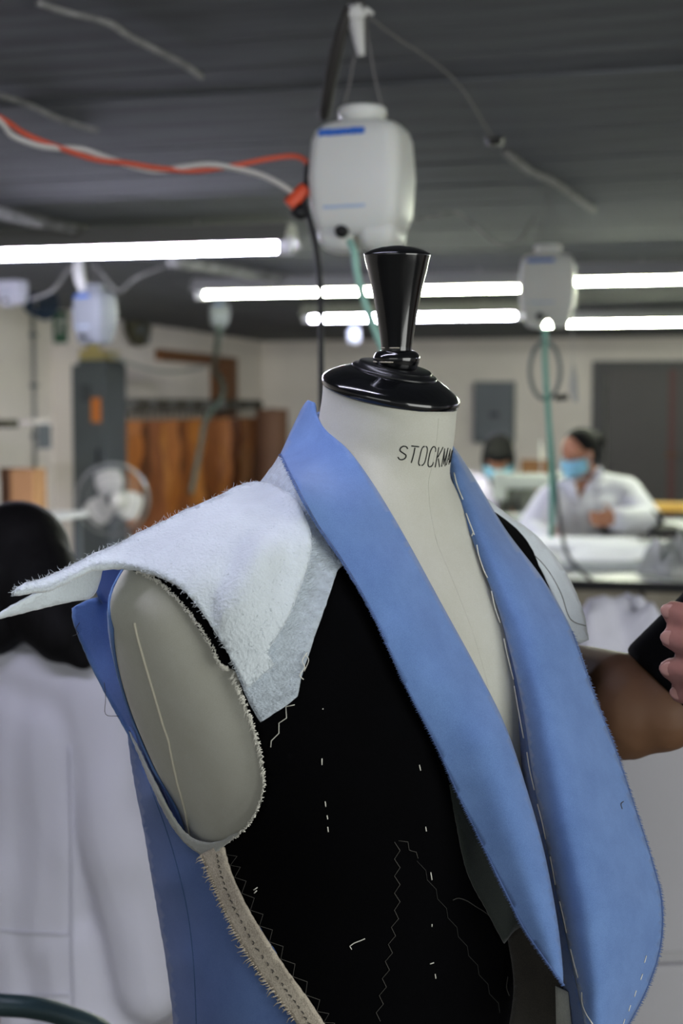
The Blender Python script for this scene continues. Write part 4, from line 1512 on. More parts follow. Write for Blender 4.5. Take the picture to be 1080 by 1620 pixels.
for k, a in enumerate((100, 220, 340)):
    bm = bmesh.new()
    rows = []
    for i in range(9):
        u = i / 8
        rr = 0.045 + 0.155 * u
        wd = 0.035 + 0.065 * math.sin(PI * min(1, u * 0.62 + 0.1))
        rows.append([])
        for j in range(7):
            v = (j / 6 - 0.5) * 2
            ang = math.radians(a) + v * wd / max(rr, 0.06)
            rows[-1].append(bm.verts.new(HM @ Vector((rr * math.cos(ang), rr * math.sin(ang), 0.02 - 0.028 * v))))
    for r1, r2_ in zip(rows, rows[1:]):
        for j in range(6):
            bm.faces.new((r1[j], r1[j + 1], r2_[j + 1], r2_[j]))
    o = from_bm('blade', bm, m_blade, t, True)
    o.modifiers.new('thickness', 'SOLIDIFY').thickness = 0.003
# kraft paper patterns on a hook rail
m_kraft = [mat('kraft_%d' % k, c, rough=0.55, var=0.35, vscale=3, stretch=(3, 3, 0.6)) for k, c in enumerate(((176, 104, 36), (140, 78, 28), (190, 120, 48), (104, 58, 26), (160, 94, 42)))]
RX = 0.32
pa, pb = room(WP(196, 640, K0 + V * RX, V)), room(WP(408, 640, K0 + V * RX, V))
rail_z = room(WP(300, 640, K0 + V * RX, V)).z
t = thing('hook_rail', 'dark metal rail with hooks along the left wall', 'rail', RM @ Vector((RX, (pa.y + pb.y) / 2, rail_z)), RZ)
ln = pb.y - pa.y
bm = bmesh.new()
tube(bm, [(0, -ln / 2, 0), (0, ln / 2, 0)], 0.010, 8)
from_bm('bar', bm, m_black_metal, t, True)
for k in range(3):
    y = -ln / 2 + (k + 0.5) * ln / 3
    bm = bmesh.new()
    tube(bm, [(-RX, y, 0.0), (0, y, 0)], 0.012, 6)
    from_bm('bracket', bm, m_black_metal, t)
rp = random.Random(4)
NP = 24
ords = ['first', 'second', 'third', 'fourth', 'fifth', 'sixth', 'seventh', 'eighth', 'ninth', 'tenth', 'eleventh', 'twelfth']
shades = ['golden brown', 'brown', 'light tan', 'dark brown', 'tan']
for k in range(NP):
    y = pa.y + (k + 0.5) * ln / NP
    where = ('%s from the locker' % ords[k]) if k < 12 else ('%s from the kraft roll' % ords[NP - 1 - k])
    t = thing('paper_pattern', '%s card pattern hanging on the hook rail, %s' % (shades[k * 3 % 5], where), 'pattern', RM @ Vector((RX + 0.03, y, rail_z - 0.02)), RZ + math.radians(rp.uniform(35, 88)), 'hanging card patterns')
    wd, hh = rp.uniform(0.22, 0.36), rp.uniform(0.95, 1.2)
    bm = bmesh.new()
    sh1, sh2 = rp.uniform(0.5, 0.8), rp.uniform(0.6, 0.95)
    f1, f2 = [], []
    n_ = 9
    bow, ph = rp.uniform(0.015, 0.05), rp.uniform(0, 6)
    for i in range(n_ + 1):
        z = -0.12 - (hh - 0.12) * i / n_
        w_ = wd / 2 * (sh1 + (1 - sh1) * abs(math.sin(i * 0.9 + ph)))
        for s_, lst in ((-1, f1), (1, f2)):
            x = s_ * w_
            yy = bow * math.sin(z * 6 + ph) + 0.02 * s_ * math.sin(z * 4 + ph * 2)
            lst.append((bm.verts.new((x, yy + 0.004, z)), bm.verts.new((x, yy - 0.004, z))))
    for i in range(n_):
        a, b, c, d = f1[i], f2[i], f2[i + 1], f1[i + 1]
        bm.faces.new((a[0], b[0], c[0], d[0]))
        bm.faces.new((d[1], c[1], b[1], a[1]))
        bm.faces.new((a[1], a[0], d[0], d[1]))
        bm.faces.new((b[0], b[1], c[1], c[0]))
    bm.faces.new((f1[0][1], f2[0][1], f2[0][0], f1[0][0]))
    bm.faces.new((f1[-1][0], f2[-1][0], f2[-1][1], f1[-1][1]))
    from_bm('card', bm, m_kraft[k * 3 % 5], t)
    bm = bmesh.new()
    tube(bm, catmull([(0, 0, -0.14), (0, 0, -0.02), (0.012, 0, 0.05), (-0.01, 0, 0.075), (-0.035, 0, 0.05)], 4), 0.005, 6)
    from_bm('hook', bm, m_black_metal, t, True)
    bm = bmesh.new()
    lathe(bm, [(0.055, -0.014), (0.06, 0), (0.055, 0.014)], 14, Matrix.Translation((0, 0, 0.02)) @ Matrix.Rotation(PI / 2, 4, 'X'))
    from_bm('tag_ring', bm, mat('ring_dark', (70, 66, 56), 0.7) if k % 3 else m_cord, t, True)
# wooden frame on the wall above
a0, a1, a2 = wall_pt(245, 567), wall_pt(332, 570), wall_pt(368, 570)
t = thing('wooden_frame', 'brown wooden L-shaped frame fixed on the left wall above the patterns', 'frame', RM @ Vector((0, a1.y, a1.z)), RZ)
zt = a1.z
zb = wall_pt(350, 660).z - zt


def fbox(name, y0, y1, z0, z1, x1, parent, m=m_wood):
    bm = bmesh.new()
    box(bm, 0.0, x1, y0 - a1.y, y1 - a1.y, z0, z1)
    return from_bm(name, bm, m, parent)


fbox('plank', a0.y, a1.y, -0.05, 0.06, 0.06, t)
fbox('plank', a1.y, wall_pt(345, 570).y, zb, 0.05, 0.05, t)
fbox('plank', wall_pt(352, 570).y, a2.y, zb, 0.05, 0.06, t)
fbox('plank', wall_pt(345, 570).y, wall_pt(352, 570).y, -0.05, 0.05, 0.05, t)
fbox('back_board', a1.y, a2.y, zb, zb + 0.1, 0.03, t)
hang_line('water_hose', 'faint green hose looping from the wooden frame over the patterns', 'hose',
          [(347, 515, 9.8), (342, 560, 11.5), (338, 585, 12.9), (352, 605, 12.8), (350, 630, 12.6), (325, 665, 12.4), (318, 700, 12.3), (310, 740, 12.2), (302, 780, 12.1)], 0.022, mat('faded_green_hose', (92, 106, 94), 0.6))
hang_line('water_hose', 'pale hose sagging from the locker top to the wooden frame', 'hose',
          [(175, 560, 11.4), (205, 575, 11.8), (240, 585, 12.2), (280, 588, 12.6), (325, 580, 13.0)], 0.014, mat('pale_hose', (168, 172, 164), 0.6))
# kraft roll at the end of the row
kr = W(430, 690, 14.8)
t = thing('kraft_roll', 'upright roll of brown kraft paper at the end of the pattern row', 'paper roll', Vector((kr.x, kr.y, 0)), 0)
ktop = W(430, 647, 14.8).z
bm = bmesh.new()
lathe(bm, [(0.165, 0.0), (0.168, 0.01), (0.168, ktop - 0.01), (0.165, ktop)], 36)
from_bm('roll', bm, mat('kraft_roll', (118, 84, 62), 0.7, var=0.15, vscale=4), t, True)
bm = bmesh.new()
lathe(bm, [(0.045, ktop - 0.02), (0.045, ktop + 0.01), (0.035, ktop + 0.01), (0.035, ktop - 0.02)], 20, None, False)
from_bm('core', bm, m_cord, t, True)
# pillar sign: green evacuation sign
sp = room(WP(96, 518, RM @ Vector((0, PILY, 0)), U))
t = thing('exit_sign', 'small green evacuation sign with white arrow high on the pillar', 'sign', RM @ Vector((sp.x, PILY, sp.z)), RZ)
m_green = mat('sign_green', (52, 92, 70), rough=0.5)
lbox('plate', -0.06, 0.06, -0.012, 0.0, -0.13, 0.13, m_green, t)
bm = bmesh.new()
for q in ([(-0.035, 0.045), (0.025, 0.085), (0.025, 0.062), (0.045, 0.062), (0.045, 0.028), (0.025, 0.028), (0.025, 0.005)],
          [(-0.02, -0.035), (0.0, -0.03), (0.012, 0.0), (-0.03, 0.0)], [(-0.045, -0.03), (0.045, -0.03), (0.045, -0.04), (-0.045, -0.04)]):
    a = [bm.verts.new((x, -0.0135, z)) for x, z in q]
    b = [bm.verts.new((x, -0.010, z)) for x, z in q]
    bridge(bm, a, b)
    bm.faces.new(a)
from_bm('arrow_symbol', bm, m_whiterag, t)
# conduit, shelf and carton on the wall left of the pillar
cw = wall_pt(50, 600)
t = thing('wall_conduit', 'vertical grey conduit pipe with clips on the left wall beside the pillar', 'pipe', RM @ Vector((0.02, cw.y, 0)), RZ)
bm = bmesh.new()
tube(bm, [(0, 0, 0.9), (0, 0, 2.3)], 0.018, 10)
from_bm('pipe', bm, m_fix, t, True)
for z in (1.3, 1.7, 2.1):
    lbox('clip', -0.02, 0.022, -0.03, 0.03, z, z + 0.03, m_grey_metal, t)
bj = wall_pt(62, 490)
t = thing('cable_bundle', 'dark blue cable bundle hanging at the ceiling beside the pillar', 'cables', W(60, 480, 10.0))
for k in range(5):
    r = 0.055 + 0.008 * k
    pts = [Vector(((0.02 * k - 0.04) + r * math.cos(2 * PI * i / 20), 0.01 * k, r * 1.2 * math.sin(2 * PI * i / 20))) for i in range(21)]
    bm = bmesh.new()
    tube(bm, pts, 0.013, 6)
    from_bm('cable_loop', bm, mat('cable_navy', (20, 44, 66), 0.6), t, True)
bm = bmesh.new()
tube(bm, [(0, 0.02, 0.05), (0, 0.02, ZC - t.location.z)], 0.01, 6)
from_bm('hanger', bm, m_black_metal, t)
sh = W(40, 664, 9.8)
t = thing('wall_shelf', 'thin pale shelf on the left wall beside the pillar', 'shelf', sh, RZ)
lbox('shelf_board', -room(sh).x + 0.01, 0.12, -0.15, 0.15, -0.03, 0.0, m_wall, t)
for x in (-room(sh).x + 0.1, 0.1):
    lbox('bracket', x, x + 0.02, -0.02, 0.15, -0.2, -0.03, m_grey_metal, t)
t = thing('olive_tin', 'flat olive tin under the shelf at the left edge', 'tin', W(2, 672, 9.6), RZ)
lbox('tin', -0.12, 0.1, -0.06, 0.06, -0.02, 0.035, m_olive, t, 0.006)
# side table with carton
m_carton = mat('carton_brown', (172, 128, 84), rough=0.8, var=0.1, vscale=5)
m_carton_shade = mat('carton_inner_shade', (74, 48, 24), rough=0.85)
tz = W(40, 812, 8.6).z
tp = W(20, 812, 8.6)
t = thing('side_table', 'white side table against the left wall carrying a carton', 'table', Vector((tp.x - 0.2, tp.y, 0)), RZ)
SL = -room(Vector((tp.x - 0.2, tp.y, 0))).x + 0.03
lbox('table_top', SL, 0.55, -0.35, 0.35, tz - 0.035, tz, m_white_metal, t, 0.005)
for x in (SL + 0.05, 0.5):
    for y in (-0.3, 0.3):
        lbox('leg', x - 0.02, x + 0.02, y - 0.02, y + 0.02, 0, tz - 0.035, m_grey_metal, t)
t = thing('carton', 'open brown cardboard carton standing on the white side table', 'carton', Vector((W(49, 810, 8.6).x, tp.y - 0.05, tz)), RZ + math.radians(6))
for nm, x0, x1, y0, y1, z0, z1, mm in (('carton_side', -0.065, 0.065, -0.11, -0.104, 0, 0.27, m_carton), ('carton_side', -0.065, 0.065, 0.104, 0.11, 0, 0.27, m_carton), ('carton_side', -0.071, -0.065, -0.11, 0.11, 0, 0.27, m_carton),
                                       ('carton_side', 0.065, 0.071, -0.11, 0.11, 0, 0.27, m_carton), ('carton_bottom', -0.065, 0.065, -0.104, 0.104, 0, 0.006, m_carton)):
    lbox(nm, x0, x1, y0, y1, z0, z1, mm, t)

t = thing('carton', 'added dark block for the shaded inner side of the open carton', 'carton', Vector((W(22, 810, 8.75).x, W(22, 810, 8.75).y, tz)), RZ + math.radians(8))
lbox('dark_block', -0.05, 0.05, -0.1, 0.1, 0, 0.265, m_carton_shade, t, 0.003)  # added block, its dark colour paints the shade inside the open carton
lbox('dark_block_lip', -0.05, 0.05, -0.106, -0.1, 0.2, 0.275, m_carton_shade, t)

# ---------------------------------------------------------------- back wall
b0, b1 = back_pt(752, 650), back_pt(815, 650)
bt, bb = back_pt(780, 604).z, back_pt(780, 700).z
t = thing('electrical_cabinet', 'grey electrical cabinet mounted on the back wall', 'cabinet', RM @ Vector(((b0.x + b1.x) / 2, -0.004, bb)), RZ)
hw = (b1.x - b0.x) / 2
lbox('housing', -hw, hw, -0.16, 0, 0, bt - bb, m_grey_metal, t, 0.01)
dd = lbox('door', -hw + 0.03, hw - 0.03, -0.175, -0.16, 0.03, bt - bb - 0.03, m_grey_metal, t, 0.005)
lbox('lock', -0.04, 0.06, -0.19, -0.175, (bt - bb) * 0.42, (bt - bb) * 0.5, m_black_metal, dd)
# ---------------------------------------------------------------- cutting table at the right
m_top = mat('table_laminate', (176, 178, 184), rough=0.35, var=0.05, vscale=3)
m_beige = mat('beige_steel', (176, 168, 150), rough=0.5)
TZ = 0.92
e0, e1 = WZ(905, 918, TZ), WZ(1060, 922, TZ)
tr = room(WZ(980, 920, TZ))
far = room(WZ(980, 852, TZ))
dep = far.y - tr.y
t = thing('cutting_table', 'long white cutting table with black edge at which the woman works', 'table', RM @ Vector((tr.x, tr.y, 0)), RZ)
lbox('table_top', -1.5, 2.2, 0.0, dep, TZ - 0.03, TZ, m_top, t, 0.004)
lbox('black_edge', -1.5, 2.2, -0.012, 0.0, TZ - 0.034, TZ + 0.002, m_black_metal, t)
for x in (-1.4, -0.19, 0.12, 2.1):
    for y in (0.06, dep - 0.06):
        lbox('leg', x - 0.03, x + 0.03, y - 0.03, y + 0.03, 0, TZ - 0.03, m_beige, t)
lbox('apron', -1.45, 2.15, 0.08, 0.11, TZ - 0.13, TZ - 0.03, m_beige, t)
lbox('lower_shelf', -1.45, 2.15, 0.1, dep - 0.1, 0.60, 0.63, m_beige, t)
rs = random.Random(8)
m_navy = mat('cloth_navy', (62, 72, 92), rough=0.9)
m_wine = mat('cloth_wine', (84, 46, 44), rough=0.9)
m_clothw = mat('cloth_white', (240, 240, 250), rough=0.9, var=0.06, vscale=5)
m_clothg = mat('cloth_grey', (150, 154, 162), rough=0.9, var=0.1, vscale=6)


def folded(label, p, sx, sy, h, m, rz, n=3):
    t = thing('folded_cloth', label, 'cloth', p, rz, 'folded cloth pieces')
    for k in range(n):
        bm = bmesh.new()
        z0, z1 = h * k / n, h * (k + 1) / n
        j = rs.uniform(-0.015, 0.015)
        rr = [rounded_rect_ring(bm, j, 0, z, sx / 2 - e, sy / 2 - e, 0.02, 4) for z, e in ((z0 + 0.001, 0.008), (z0 + h / n * 0.3, 0), (z0 + h / n * 0.7, 0), (z1 - 0.0005, 0.008))]
        for a, b in zip(rr, rr[1:]):
            bridge(bm, a, b)
        bm.faces.new(rr[0][::-1])
        bm.faces.new(rr[-1])
        from_bm('fold', bm, m, t, True)
    return t


def on_table(px, py):
    return WZ(px, py, TZ + 0.001)


lowz = 0.632
folded('navy folded cloth on the lower shelf of the cutting table', RM @ Vector((room(WZ(945, 962, lowz)).x, tr.y + 0.35, lowz)), 0.34, 0.3, 0.13, m_navy, RZ)
folded('wine red folded cloth on the lower shelf of the cutting table', RM @ Vector((room(WZ(1003, 962, lowz)).x, tr.y + 0.35, lowz)), 0.17, 0.25, 0.13, m_wine, RZ)


def crumple(name, label, cat, p, sx, sy, sz, m, seed, parent=None, rz=0.0, drape=0.0, amp=0.5):
    """loose heap of cloth: a rumpled sheet with thickness"""
    bm = bmesh.new()
    n = 26
    g = []
    for j in range(n + 1):
        r = []
        for i in range(n + 1):
            u, v = i / n * 2 - 1, j / n * 2 - 1
            e = max(0.0, 1 - max(abs(u), abs(v)) ** 3)
            h = noise.noise(Vector((u * 1.6 + seed, v * 1.6, seed * 0.7))) * amp + noise.noise(Vector((u * 4 + seed, v * 4, 3))) * amp * 0.4
            z = sz * e * (0.75 + h) + 0.004 - drape * max(0, max(abs(u), abs(v)) - 0.75) * 4
            wob = 1 + 0.12 * noise.noise(Vector((u * 2, v * 2, seed + 9)))
            r.append(bm.verts.new((u * sx / 2 * wob, v * sy / 2 * wob, max(z, 0.004) if drape == 0 else z)))
        g.append(r)
    for a, b in zip(g, g[1:]):
        for i in range(n):
            bm.faces.new((a[i], a[i + 1], b[i + 1], b[i]))
    o = from_bm(name, bm, m, parent, True)
    o.modifiers.new('thickness', 'SOLIDIFY').thickness = 0.003
    o.location = p
    o.rotation_euler = (0, 0, rz)
    if label:
        tag(o, label, cat)
    return o


crumple('white_cloth', 'white shirt cloth the woman is working on, spread over the table', 'cloth', on_table(905, 862), 0.62, 0.5, 0.035, m_clothw, 3.1, rz=RZ)
crumple('white_cloth', 'flat white cloth lying along the right part of the cutting table', 'cloth', on_table(1050, 880), 0.8, 0.7, 0.03, m_clothw, 7.7, rz=RZ)
crumple('grey_cloth', 'grey cloth scrap near the front edge of the cutting table', 'cloth', on_table(960, 898), 0.45, 0.3, 0.018, m_clothg, 5.2, rz=RZ + 0.2)
crumple('paper_scrap', 'brownish paper scrap on the cutting table near its front edge', 'paper', on_table(1032, 892), 0.16, 0.12, 0.02, mat('paper_scrap', (150, 142, 134), 0.9), 1.7, rz=0.4)
crumple('clear_plastic_bag', 'crumpled clear plastic bag at the right end of the table edge', 'plastic bag', WZ(1066, 912, TZ + 0.001), 0.2, 0.22, 0.16, mat('clear_plastic', (200, 204, 200), 0.15, alpha=0.55, spec=0.8), 2.4, rz=0.5, amp=0.9)
# dark tool (iron) on the far edge
ip = on_table(1030, 846)
t = thing('steam_iron', 'dark flat steam iron resting on the far side of the cutting table', 'iron', ip, RZ)
bm = bmesh.new()
so = [(-0.24, -0.05), (-0.24, 0.05), (0.0, 0.06), (0.12, 0.03), (0.17, 0.0), (0.12, -0.03), (0.0, -0.06)]
a = [bm.verts.new((x, y, 0)) for x, y in so]
b = [bm.verts.new((x * 0.97, y * 0.95, 0.035)) for x, y in so]
c = [bm.verts.new((x * 0.7 - 0.02, y * 0.5, 0.055)) for x, y in so]
bridge(bm, a, b)
bridge(bm, b, c)
bm.faces.new(a[::-1])
bm.faces.new(c)
from_bm('sole', bm, m_black_metal, t)
tube_obj('handle', [(-0.16, 0, 0.05), (-0.15, 0, 0.1), (-0.05, 0, 0.115), (0.03, 0, 0.1), (0.05, 0, 0.05)], 0.014, m_black_rub, t, 8, 4)
# white cloth heap on a low stool in front of the table
wz = W(985, 1000, 4.2)
st = W(985, 1000, 3.3)
sz0 = 0.86
t = thing('tall_stool', 'tall wooden stool carrying a heap of white cloth', 'stool', Vector((st.x, st.y, 0)), RZ)
bm = bmesh.new()
lathe(bm, [(0.17, sz0 - 0.03), (0.175, sz0 - 0.02), (0.175, sz0 - 0.005), (0.17, sz0)], 28)
from_bm('seat', bm, m_wood, t, True)
for k in range(4):
    a = PI / 4 + k * PI / 2
    tube_obj('leg', [(0.11 * math.cos(a), 0.11 * math.sin(a), sz0 - 0.03), (0.17 * math.cos(a), 0.17 * math.sin(a), 0)], [0.016, 0.013], m_wood, t, 8)
hz = W(985, 952, 3.3).z - sz0
crumple('white_cloth', 'heap of bright white cloth on the tall stool behind the arm', 'cloth', Vector((st.x - 0.02, st.y, sz0)), 0.32, 0.30, hz * 1.15, m_clothw, 9.3, drape=0.12, amp=0.35)
# white cabinet close behind the left lapel
m_cab = mat('cabinet_white', (178, 177, 180), rough=0.55, var=0.04, vscale=2)
cb = W(1075, 1150, 2.7)
cz = cb.z
t = thing('drawer_cabinet', 'plain white drawer cabinet at the lower right behind the lapel', 'cabinet', Vector((cb.x, cb.y, 0)), math.radians(6))
lbox('body', -0.145, 0.6, 0.0, 0.34, 0.0, cz, m_cab, t, 0.006)
zl_ = W(1075, 1522, 2.7).z
for z0, z1 in ((zl_ + 0.012, cz - 0.02), (0.08, zl_ - 0.012)):
    dr_ = lbox('drawer', -0.12, 0.58, -0.018, 0.0, z0, z1, m_cab, t, 0.004)
    lbox('handle', 0.18, 0.32, -0.035, -0.018, z1 - 0.06, z1 - 0.045, m_grey_metal, dr_, 0.003)
# table of the second seamstress with machines
t2z = 0.86
p2 = room(WZ(800, 832, t2z))
t = thing('sewing_table', 'grey-white sewing table behind the cutting table', 'table', RM @ Vector((p2.x, p2.y, 0)), RZ)
lbox('table_top', -1.0, 3.4, 0.0, 0.75, t2z - 0.03, t2z, m_top, t, 0.004)
for x in (-0.9, 1.2, 3.3):
    for y in (0.06, 0.69):
        lbox('leg', x - 0.025, x + 0.025, y - 0.025, y + 0.025, 0, t2z - 0.03, m_grey_metal, t)


def sewing_machine(label, p, rz):
    t = thing('sewing_machine', label, 'sewing machine', p, rz, 'sewing machines')
    m_ = mat('machine_grey', (150, 154, 152), 0.4)
    lbox('bed', -0.24, 0.24, -0.09, 0.09, 0, 0.05, m_, t, 0.01)
    lbox('column', 0.12, 0.23, -0.06, 0.06, 0.05, 0.3, m_, t, 0.02)
    lbox('arm', -0.2, 0.14, -0.05, 0.05, 0.2, 0.29, m_, t, 0.02)
    lbox('head', -0.24, -0.16, -0.05, 0.05, 0.13, 0.3, m_, t, 0.015)
    bm = bmesh.new()
    lathe(bm, [(0.06, 0), (0.065, 0.01), (0.065, 0.03), (0.03, 0.035)], 20, Matrix.Translation((0.23, 0, 0.24)) @ Matrix.Rotation(PI / 2, 4, 'Y'))
    from_bm('hand_wheel', bm, m_black_metal, t, True)
    tube_obj('needle_bar', [(-0.2, 0, 0.14), (-0.2, 0, 0.06)], 0.006, m_cage, t, 6)
    tube_obj('thread_stand', [(0.05, 0.07, 0.05), (0.05, 0.07, 0.5)], 0.005, m_cage, t, 6)
    return t


sewing_machine('grey sewing machine in front of the bowed seamstress', RM @ Vector((p2.x + 0.12, p2.y + 0.32, t2z)), RZ + 0.2)
cbp = W(848, 755, 10.2)
t = thing('plywood_panel', 'brown plywood panel standing behind the sewing table', 'panel', Vector((cbp.x, cbp.y, 0)), RZ)
lbox('board', -0.11, 0.11, -0.015, 0.015, 0, W(848, 727, 10.2).z, mat('plywood', (120, 80, 40), 0.6, var=0.2, vscale=4), t)
lbox('batten', -0.11, 0.11, -0.035, -0.015, 0.9, 0.98, m_wood, t)
yp = WZ(1062, 812, t2z + 0.001)
folded('yellow folded cloth at the right edge on the sewing table', Vector((WZ(1066, 808, t2z).x, WZ(1066, 808, t2z).y, t2z)), 0.34, 0.3, 0.05, mat('cloth_yellow', (206, 164, 84), 0.9), RZ, 2)

lh = WZ(752, 822, t2z)
crumple('lavender_cloth', 'heap of pale lavender cloth on the sewing table beside the bowing seamstress', 'cloth', Vector((lh.x, lh.y + 0.1, t2z)), 0.28, 0.3, W(755, 728, 8.6).z - t2z, mat('cloth_lavender', (206, 198, 220), 0.9, var=0.05, vscale=5), 4.4, amp=0.25)
# ================================================================ people
m_skin_w = mat('skin_warm', (176, 122, 94), rough=0.55, sss=0.1)
m_skin_w2 = mat('skin_tan', (160, 108, 84), rough=0.55, sss=0.1)
m_hair = mat('black_hair', (14, 13, 14), rough=0.7, spec=0.2, var=0.3, vscale=60, bump=0.5, bscale=120, stretch=(1, 1, 0.2))
m_coat = mat('white_coat', (222, 222, 232), rough=0.85, bump=0.15, bscale=14)
m_tee = mat('black_tee', (9, 9, 11), rough=0.95, spec=0.1)
m_jeans = mat('dark_trousers', (40, 44, 56), rough=0.9)
m_shoe = mat('dark_shoe', (26, 24, 24), rough=0.6)
m_maskb = mat('mask_blue', (134, 190, 212), rough=0.8)
m_eye = mat('eye_dark', (20, 16, 14), rough=0.2)
m_nail = mat('nail', (190, 140, 126), rough=0.3)


def chain(bm, pts, rad, seg=14):
    for i in range(len(pts) - 1):
        capsule(bm, pts[i], pts[i + 1], rad[i], rad[i + 1], seg)


def hand(bm, wr, tip, side, curl=0.35, r=0.0095):
    """palm with four unequal bent fingers and a thumb leaving its side; side points from the little finger to the thumb"""
    wr, tip, side = Vector(wr), Vector(tip), Vector(side)
    ax = (tip - wr).normalized()
    side = (side - ax * side.dot(ax)).normalized()
    nrm = ax.cross(side)
    for k in range(4):
        o = side * (0.030 - 0.020 * k)
        capsule(bm, wr + o * 0.5, wr + ax * 0.085 + o, 0.015, 0.013, 8)
        L = (0.070, 0.078, 0.072, 0.058)[k]
        a = wr + ax * 0.085 + o
        b = a + ax * L * 0.5 + nrm * L * 0.12 * curl * 2
        c = b + (ax * (1 - curl) + nrm * curl).normalized() * L * 0.5
        capsule(bm, a, b, r, r * 0.95, 8)
        capsule(bm, b, c, r * 0.95, r * 0.8, 8)
    a = wr + ax * 0.025 + side * 0.030
    b = a + (ax * 0.6 + side * 0.8).normalized() * 0.038
    c = b + (ax * 0.9 + side * 0.3).normalized() * 0.032
    capsule(bm, a, b, r * 1.25, r * 1.1, 8)
    capsule(bm, b, c, r * 1.1, r * 0.9, 8)


def person(label, J, face, skin, coat_m, root_xy, group=None, hair='bun', mask=False, vox=0.011, coat_len=True, sleeve_to=1.0, bulk=1.0, hands=True, hscale=1.0):
    """J: head, neck, shl, shr, ell, elr, wrl, wrr, tipl, tipr, pel, hipl, hipr, knl, knr, anl, anr (world points)"""
    root = thing('person', label, 'person', Vector((root_xy[0], root_xy[1], 0)), 0, group)
    T = Matrix.Translation(root.location).inverted()
    J = {k: T @ Vector(v) for k, v in J.items()}
    face = Vector(face).normalized()
    upw = Vector((0, 0, 1))
    side = face.cross(upw).normalized()
    hup = side.cross(face).normalized()
    HMx = Matrix((side, face, hup)).transposed().to_4x4()
    hd = J['head']
    bm = bmesh.new()
    ellipsoid(bm, hd + hup * 0.02, 0.074 * hscale, 0.092 * hscale, 0.088 * hscale, HMx)
    ellipsoid(bm, hd + face * 0.02 - hup * 0.045, 0.056 * hscale, 0.066 * hscale, 0.066 * hscale, HMx)
    capsule(bm, hd + face * 0.088 * hscale + hup * 0.005, hd + face * 0.102 * hscale - hup * 0.022, 0.008, 0.013, 8)
    for s in (-1, 1):
        ellipsoid(bm, hd + side * s * 0.075 * hscale - hup * 0.012, 0.012, 0.02, 0.03, HMx)
    capsule(bm, hd + face * 0.078 * hscale - hup * 0.052, hd + face * 0.084 * hscale - hup * 0.056, 0.016, 0.016, 8)
    shm = (J['shl'] + J['shr']) / 2
    chain(bm, [hd - hup * 0.05, J['neck'], shm - upw * 0.02], [0.052, 0.050, 0.07])
    across = (J['shr'] - J['shl']).normalized()
    for u in (-0.45, 0, 0.45):
        chain(bm, [shm + across * u * 0.2 - upw * 0.06, shm.lerp(J['pel'], 0.5) + across * u * 0.17, J['pel'] + across * u * 0.17], [0.07, 0.07, 0.085])
    for q in 'lr':
        chain(bm, [J['sh' + q], J['el' + q], J['wr' + q]], [0.046 * bulk, 0.042 * bulk, 0.028 * bulk])
        chain(bm, [J['pel'], J['hip' + q], J['kn' + q], J['an' + q]], [0.09, 0.085, 0.058, 0.04])
        if hands:
            ax = (J['tip' + q] - J['wr' + q]).normalized()
            sd = (upw - ax * upw.dot(ax))
            if sd.length < 0.3:
                sd = face - ax * face.dot(ax)
            hand(bm, J['wr' + q], J['tip' + q], sd)
    blend(from_bm('body', bm, skin, root, True), vox, 3)
    # coat or shirt
    bm = bmesh.new()
    low = J['pel'].lerp((J['knl'] + J['knr']) / 2, 0.35) if coat_len else J['pel']
    for u in (-0.5, -0.25, 0, 0.25, 0.5):
        a = shm + across * u * 0.26 - upw * (0.035 + 0.05 * abs(u))
        chain(bm, [a, shm.lerp(J['pel'], 0.5) + across * u * 0.30, J['pel'] + across * u * 0.30], [0.088, 0.100, 0.118])
    chain(bm, [J['shl'], J['neck'] - upw * 0.03, J['shr']], [0.062 * bulk, 0.068, 0.062 * bulk])
    if coat_len:
        for q in 'lr':
            chain(bm, [J['hip' + q], J['hip' + q].lerp(J['kn' + q], 0.6)], [0.11, 0.095])
        for u in (-0.6, -0.3, 0, 0.3, 0.6):
            chain(bm, [J['pel'] + across * u * 0.3, J['pel'] + across * u * 0.34 - upw * 0.22 - face * 0.02], [0.12, 0.10])
    for q in 'lr':
        e = J['el' + q]
        wv = J['wr' + q]
        if sleeve_to >= 1:
            chain(bm, [J['sh' + q], e, e.lerp(wv, 0.92)], [0.066 * bulk, 0.060 * bulk, 0.046 * bulk])
        else:
            s0, s1 = J['sh' + q], J['sh' + q].lerp(e, sleeve_to)
            tube(bm, [s0, s0.lerp(s1, 0.5), s1], [0.066 * bulk, 0.064 * bulk, 0.064 * bulk], 20)
            ellipsoid(bm, s0, 0.066 * bulk, 0.066 * bulk, 0.066 * bulk)
    coat = blend(from_bm('coat' if coat_len else 'shirt', bm, coat_m, root, True), vox, 4)
    # collar
    if coat_len:
        bm = bmesh.new()
        nk = J['neck'] - upw * 0.03
        pts = [nk + (side * math.cos(a) + face * math.sin(a)) * 0.072 + upw * (-0.012 - 0.05 * max(0, math.sin(a)))for a in [math.radians(d_) for d_ in range(110, 431, 16)]]
        tube(bm, pts, 0.024, 8)
        from_bm('collar', bm, coat_m, coat, True)
    bm = bmesh.new()
    for q in 'lr':
        chain(bm, [J['pel'], J['hip' + q], J['kn' + q], J['an' + q]], [0.10, 0.098, 0.072, 0.055])
    blend(from_bm('trousers', bm, m_jeans, root, True), 0.014, 3)
    for q in 'lr':
        bm = bmesh.new()
        fd = Vector((face.x, face.y, 0)).normalized()
        chain(bm, [J['an' + q] - upw * 0.03 - fd * 0.02, J['an' + q] - upw * 0.04 + fd * 0.13], [0.038, 0.032])
        from_bm('shoe', bm, m_shoe, root, True)
    # hair
    bm = bmesh.new()
    ellipsoid(bm, hd + hup * 0.034 - face * 0.022, 0.084 * hscale, 0.094 * hscale, 0.088 * hscale, HMx)
